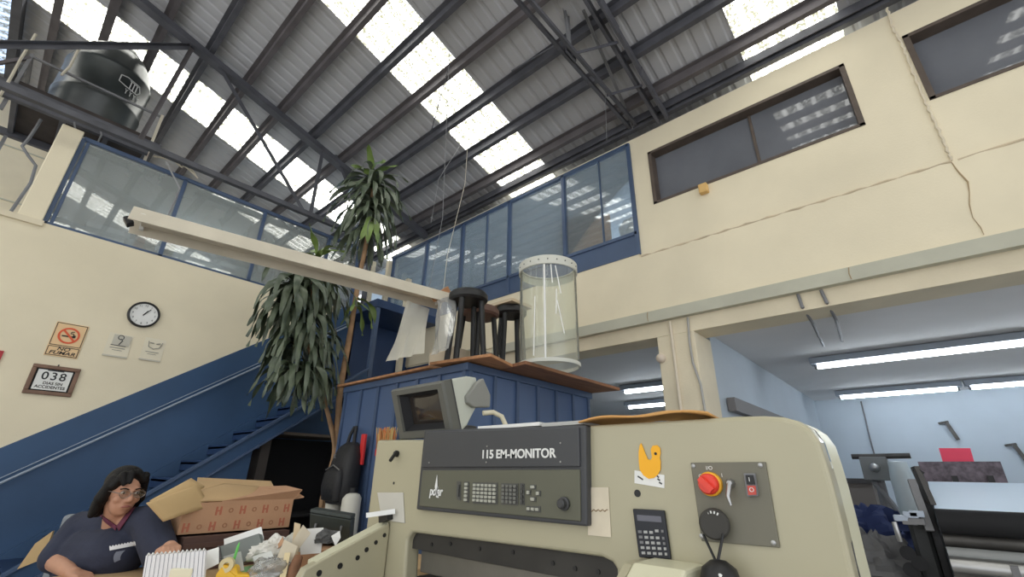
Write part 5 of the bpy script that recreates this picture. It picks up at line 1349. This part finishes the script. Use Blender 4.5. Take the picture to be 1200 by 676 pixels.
# drill press like device with a long bar
a = at(998, 535, 'X', 7.2); b = at(1067, 534, 'X', 7.2); bc = at(1026, 548, 'X', 7.2)
t = thing('bench_press', 'grey press head with a long horizontal bar in the back room', 'tool', (7.2, bc.y, 0))
part('bar', MB().tube([a, b], .03, 8), STEELK, t)
part('head', MB().box(7.1, 7.3, bc.y-.13, bc.y+.13, bc.z-.14, bc.z+.12), mat('grey cast iron', (.18, .19, .19), .6), t, bevel=.01)
part('knob', MB().ball((7.08, bc.y, bc.z), .05, 12, 8), STEEL, t, smooth=179)
part('column', MB().tube([(7.25, bc.y, 0), (7.25, bc.y, bc.z-.14)], .05, 10), STEELG, t)
part('arm', MB().tube([(7.2, bc.y+.06, bc.z-.14), (7.1, bc.y-.15, bc.z-.55)], .03, 8), STEELG, t)
part('base', MB().box(7.0, 7.5, bc.y-.25, bc.y+.25, 0, .08), STEELK, t)
ca = at(1057, 562, 'X', 6.9)
r0 = .5*(at(1043, 562, 'X', 6.9)-at(1071, 562, 'X', 6.9)).length
tag(part('white_drum', MB().lathe([(r0*.9, 0), (r0, .03), (r0, at(1057, 548, 'X', 6.9).z-.1), (r0*.8, at(1057, 541, 'X', 6.9).z), (0, at(1057, 540, 'X', 6.9).z)], (6.95, ca.y, 0), 28), mat('pale drum', (.52, .60, .63), .5), smooth=50), 'pale blue grey drum standing left of the printing press', 'drum')
# blue cloth heap and grey heap
t = crumple(at(1018, 634, 'X', 6.15), .30, .42, .27, mat('dark blue cloth', (.02, .035, .12), .85), 'blue_cloth', 'heap of dark blue cloth between the machine and the press', 'cloth', 8, 1.8, 35)
t = crumple(at(1024, 668, 'X', 5.4), .26, .30, .26, mat('grey rags', (.14, .14, .145), .9), 'grey_rags', 'heap of grey rags below the dark blue cloth', 'rags', 9, 2.4, 35)
bz_ = at(1030, 680, 'X', 5.7).z
tag(part('storage_bin', MB().box(5.4, 6.2, at(1060, 676, 'X', 5.6).y+.02, at(985, 676, 'X', 5.6).y+.2, 0, bz_-.05), mat('dark bin', (.05, .05, .06), .7), bevel=.02), 'dark bin under the rag heap beside the press', 'bin')
# printing press --------------------------------------------------------
XP = 5.0
def pp(x, y, d=0): return at(x, y, 'X', XP+d)
pL = pp(1062, 600).y; pLi = pp(1090, 600).y; pR = -1.6
t = thing('printing_press', 'dark offset printing press with rollers in the back room', 'printing press', (XP+.5, -.6, 0))
zT = pp(1075, 553).z
zB = pp(1090, 640).z
side = [(XP+.0, 0, .15), (XP+.9, 0, .15), (XP+.9, 0, zT-.1), (XP+.6, 0, zT+.02), (XP+.35, 0, zT+.02), (XP+.15, 0, zT-.22), (XP, 0, zT-.45)]
part('side_frame', MB().prism([Vector((a, pLi-.02, c)) for a, _, c in side], (0, .05, 0)), BLACKM, t, bevel=.01)
part('side_frame', MB().prism([Vector((a, pR, c)) for a, _, c in side], (0, .06, 0)), BLACKM, t, bevel=.01)
PB = mat('press dark grey', (.022, .024, .026), .5, vary=.3, scale=5)
part('gear_cover', MB().box(XP+.1, XP+.55, pLi+.03, pL+.02, .5, pp(1070, 605).z), PB, t, bevel=.03)
part('lever', MB().bar(pp(1068, 562, .12), pp(1090, 622, 0), .05, .03), STEELG, t)
part('lever', MB().bar(pp(1072, 547, .2), pp(1092, 592, .15), .04, .05), STEELK, t)
part('lever_fork', MB().bar(pp(1071, 549, .2), pp(1082, 556, .2), .04, .04), BLACK, t)
for k, (px, py) in enumerate(((1067, 603), (1066, 611), (1074, 602), (1075, 611), (1056, 607))):
    c = pp(px, py, -.03); part('control_block', MB().box(c.x-.03, c.x+.03, c.y-.045, c.y+.045, c.z-.022, c.z+.022), STEELG if k % 2 else mat('pale blue block', (.42, .48, .58), .5), t, bevel=.006)
part('chrome_handle', MB().tube([pp(1048, 612, -.1), pp(1051, 622, -.12), pp(1055, 634, -.1)], .018, 8), STEEL, t, smooth=60)
for px, py in ((1064, 648), (1078, 660), (1068, 668)): part('wheel', MB().tube([pp(px, py, -.02), pp(px, py, .03)], .05, 16), BLACKM, t, smooth=60)
# feeder tray (pale) and rollers
ta, tb2 = pp(1084, 564, .75), pp(1094, 597, .15)
part('feed_board', MB().prism([(XP+.75, pLi-.03, ta.z), (XP+.12, pLi-.03, tb2.z), (XP+.12, pR+.06, tb2.z), (XP+.75, pR+.06, ta.z)], (0, 0, -.03)), mat('pale blue feed board', (.55, .68, .82), .35), t)
def roller(py0, r, d, m, nm='roller', lb=None):
    z = pp(1130, py0, d).z
    part(nm, MB().tube([(XP+d, pLi-.03, z), (XP+d, pR+.06, z)], r, 24), m, t, smooth=60, label=lb)
roller(612, .085, .02, BLACKM, 'ink_roller', 'matt black roller')
roller(634, .055, .05, STEELK)
roller(650, .045, -.02, mat('grey rubber roller', (.28, .29, .29), .4))
roller(664, .065, -.06, STEEL, 'cylinder', 'bright steel cylinder')
roller(685, .08, -.08, STEELK)
part('crossbar', MB().box(XP+.2, XP+.9, pR, pLi, .15, .4), PB, t)
for y in (pLi-.35, pLi-.75, pLi-1.1): part('roller_clamp', MB().box(XP-.14, XP-.05, y-.02, y+.02, pp(1130, 668).z, pp(1130, 655).z), STEELG, t)
# purple grey strip on rear with its holders
s0, s1 = pp(1079, 553, .95), pp(1177, 554, .95)
part('register_bar', MB().box(XP+.93, XP+.98, s1.y, s0.y, s1.z-.085, s0.z+.09), mat('purple grey bar', (.16, .13, .16), .6, vary=.5, scale=22), t)
part('bar_post', MB().box(XP+.94, XP+.97, s0.y-.06, s0.y-.02, .5, s0.z), STEELK, t)
part('bar_post', MB().box(XP+.94, XP+.97, s1.y+.02, s1.y+.06, .5, s1.z), STEELK, t)
for px in (1120, 1162):
    c = pp(px, 563, .92); part('bar_clip', MB().box(c.x-.02, c.x+.02, c.y-.02, c.y+.02, c.z-.05, c.z+.04), BLACK, t)
P = [pp(x, y, 1.05) for x, y in ((1100, 525), (1137, 525), (1143, 545), (1106, 545))]
tag(part('red_paper', MB().prism(P, (.01, 0, 0)), PINK), 'bright red paper standing on the back of the printing press', 'paper')

# ================================================================== INSIDE THE MEZZANINE
wb = [at(x, y, 'X', 4.75) for x, y in ((666, 268), (712, 250), (717, 282), (668, 300))]
t = thing('wooden_cabinet_door', 'tan wooden panel door leaning behind the blue framed glass', 'panel', (4.8, (wb[0].y+wb[1].y)/2, 3.76))
y0_, y1_ = (wb[1].y+wb[2].y)/2, (wb[0].y+wb[3].y)/2; z1_ = (wb[0].z+wb[1].z)/2
TANW = mat('tan veneer', (.68, .36, .17), .5, vary=.15, scale=3, stretch=(1, 1, 5))
part('slab', MB().box(4.75, 4.79, y0_, y1_, 3.76, z1_), TANW, t, bevel=.006)
part('raised_field', MB().box(4.735, 4.75, y0_+.08, y1_-.08, 4.0, z1_-.09), mat('light tan veneer', (.74, .44, .24), .5, vary=.12), t, bevel=.01)
tag(crumple(Vector((4.85, 2.22, 4.28)), .10, .17, .24, PAPER, 'white_bag', 'white crumpled bag behind the blue framed glass beside the wood panel', 'bag', 12), 'white crumpled bag behind the blue framed glass beside the wood panel', 'bag')
tag(part('shelf_box', MB().box(4.72, 5.0, 2.03, 2.5, 3.76, 4.06), KRAFT), 'carton standing under the white bag behind the glass', 'carton')
struct('office_light_panel', MB().box(8.78, 8.80, 2.6, 8.0, 4.1, 5.2), mat('added office light panel', (.6, .7, .8), .5, emit=(.72, .86, 1.0), estr=5))  # added glowing panel, out of view, only there to light the upper office
def mez_tube(y, X, lb):
    t = thing('office_tube_light', lb, 'lamp', (X, y, 5.25), 'tube lights in the upper office')
    part('housing', MB().box(X-.06, X+.06, y-.65, y+.65, 5.29, 5.359), WHITEM, t)
    part('lamp_tube', MB().tube([(X, y-.6, 5.265), (X, y+.6, 5.265)], .02, 10), TUBE, t, smooth=60)
mez_tube(5.75, 5.7, 'lit tube light in the upper office behind the blue glazing, nearest the glass')
mez_tube(4.3, 5.95, 'lit tube light in the upper office behind the blue glazing, above the clear drum')
tl_ = thing('office_tube_light', 'added tube light brightening the office behind the left wall glazing', 'lamp', (1.4, 7.9, 4.8), 'tube lights in the upper office')  # extra lamp, added to brighten the things behind the left glazing
part('housing', MB().box(.75, 2.05, 7.84, 7.96, 4.84, 4.899), WHITEM, tl_)
part('lamp_tube', MB().tube([(.8, 7.9, 4.815), (2.0, 7.9, 4.815)], .02, 10), TUBE, tl_, smooth=60)
# on the ledge inside the left glazing
for px0, px1, py0, py1, m, nm, lb, Yd in ((157, 176, 270, 289, mat('salmon box', (.75, .36, .28), .6), 'salmon_box', 'salmon pink box on the ledge inside the left wall glazing', .2), (170, 181, 281, 294, PAPER, 'white_jar', 'white jar beside the salmon pink box inside the glazing', .17), (194, 206, 288, 298, mat('grey green tin', (.42, .48, .44), .5), 'grey_tin', 'grey green tin on the ledge right of the first blue post', .2)):
    a = at(px0, py1, 'Y', Y0+.1+Yd); b = at(px1, py0, 'Y', Y0+.1+Yd)
    if nm == 'white_jar': o = part(nm, MB().lathe([(.05, 0), (.055, .01), (.055, b.z-3.76-.03), (.04, b.z-3.76)], ((a.x+b.x)/2, Y0+.12+Yd, 3.75), 18), m, smooth=40)
    else: o = part(nm, MB().box(a.x, b.x, Y0+.1+Yd, Y0+.3+Yd, 3.75, b.z), m, bevel=.006)
    tag(o, lb, 'box' if 'jar' not in nm else 'jar')

# ================================================================== LIGHT
w = bpy.data.worlds.new('world'); scene.world = w; w.use_nodes = True
bg = w.node_tree.nodes['Background']; bg.inputs['Color'].default_value = (.94, .97, 1.0, 1); bg.inputs['Strength'].default_value = 1.2
def area(name, loc, rot, sx, sy, power, col=(1, 1, 1)):
    l = bpy.data.lights.new(name, 'AREA'); l.shape = 'RECTANGLE'; l.size = sx; l.size_y = sy; l.energy = power; l.color = col
    o = bpy.data.objects.new(name, l); COL.objects.link(o); o.location = loc; o.rotation_euler = rot; o['kind'] = 'structure'
    return o

scene.view_settings.view_transform = 'Standard'; scene.view_settings.look = 'None'
scene.view_settings.gamma = 1; scene.view_settings.exposure = .52; scene.view_settings.use_curve_mapping = False
cy = scene.cycles
cy.use_denoising = True
cy.max_bounces = 8; cy.diffuse_bounces = 4; cy.glossy_bounces = 4; cy.transparent_max_bounces = 16
cy.sample_clamp_indirect = 6
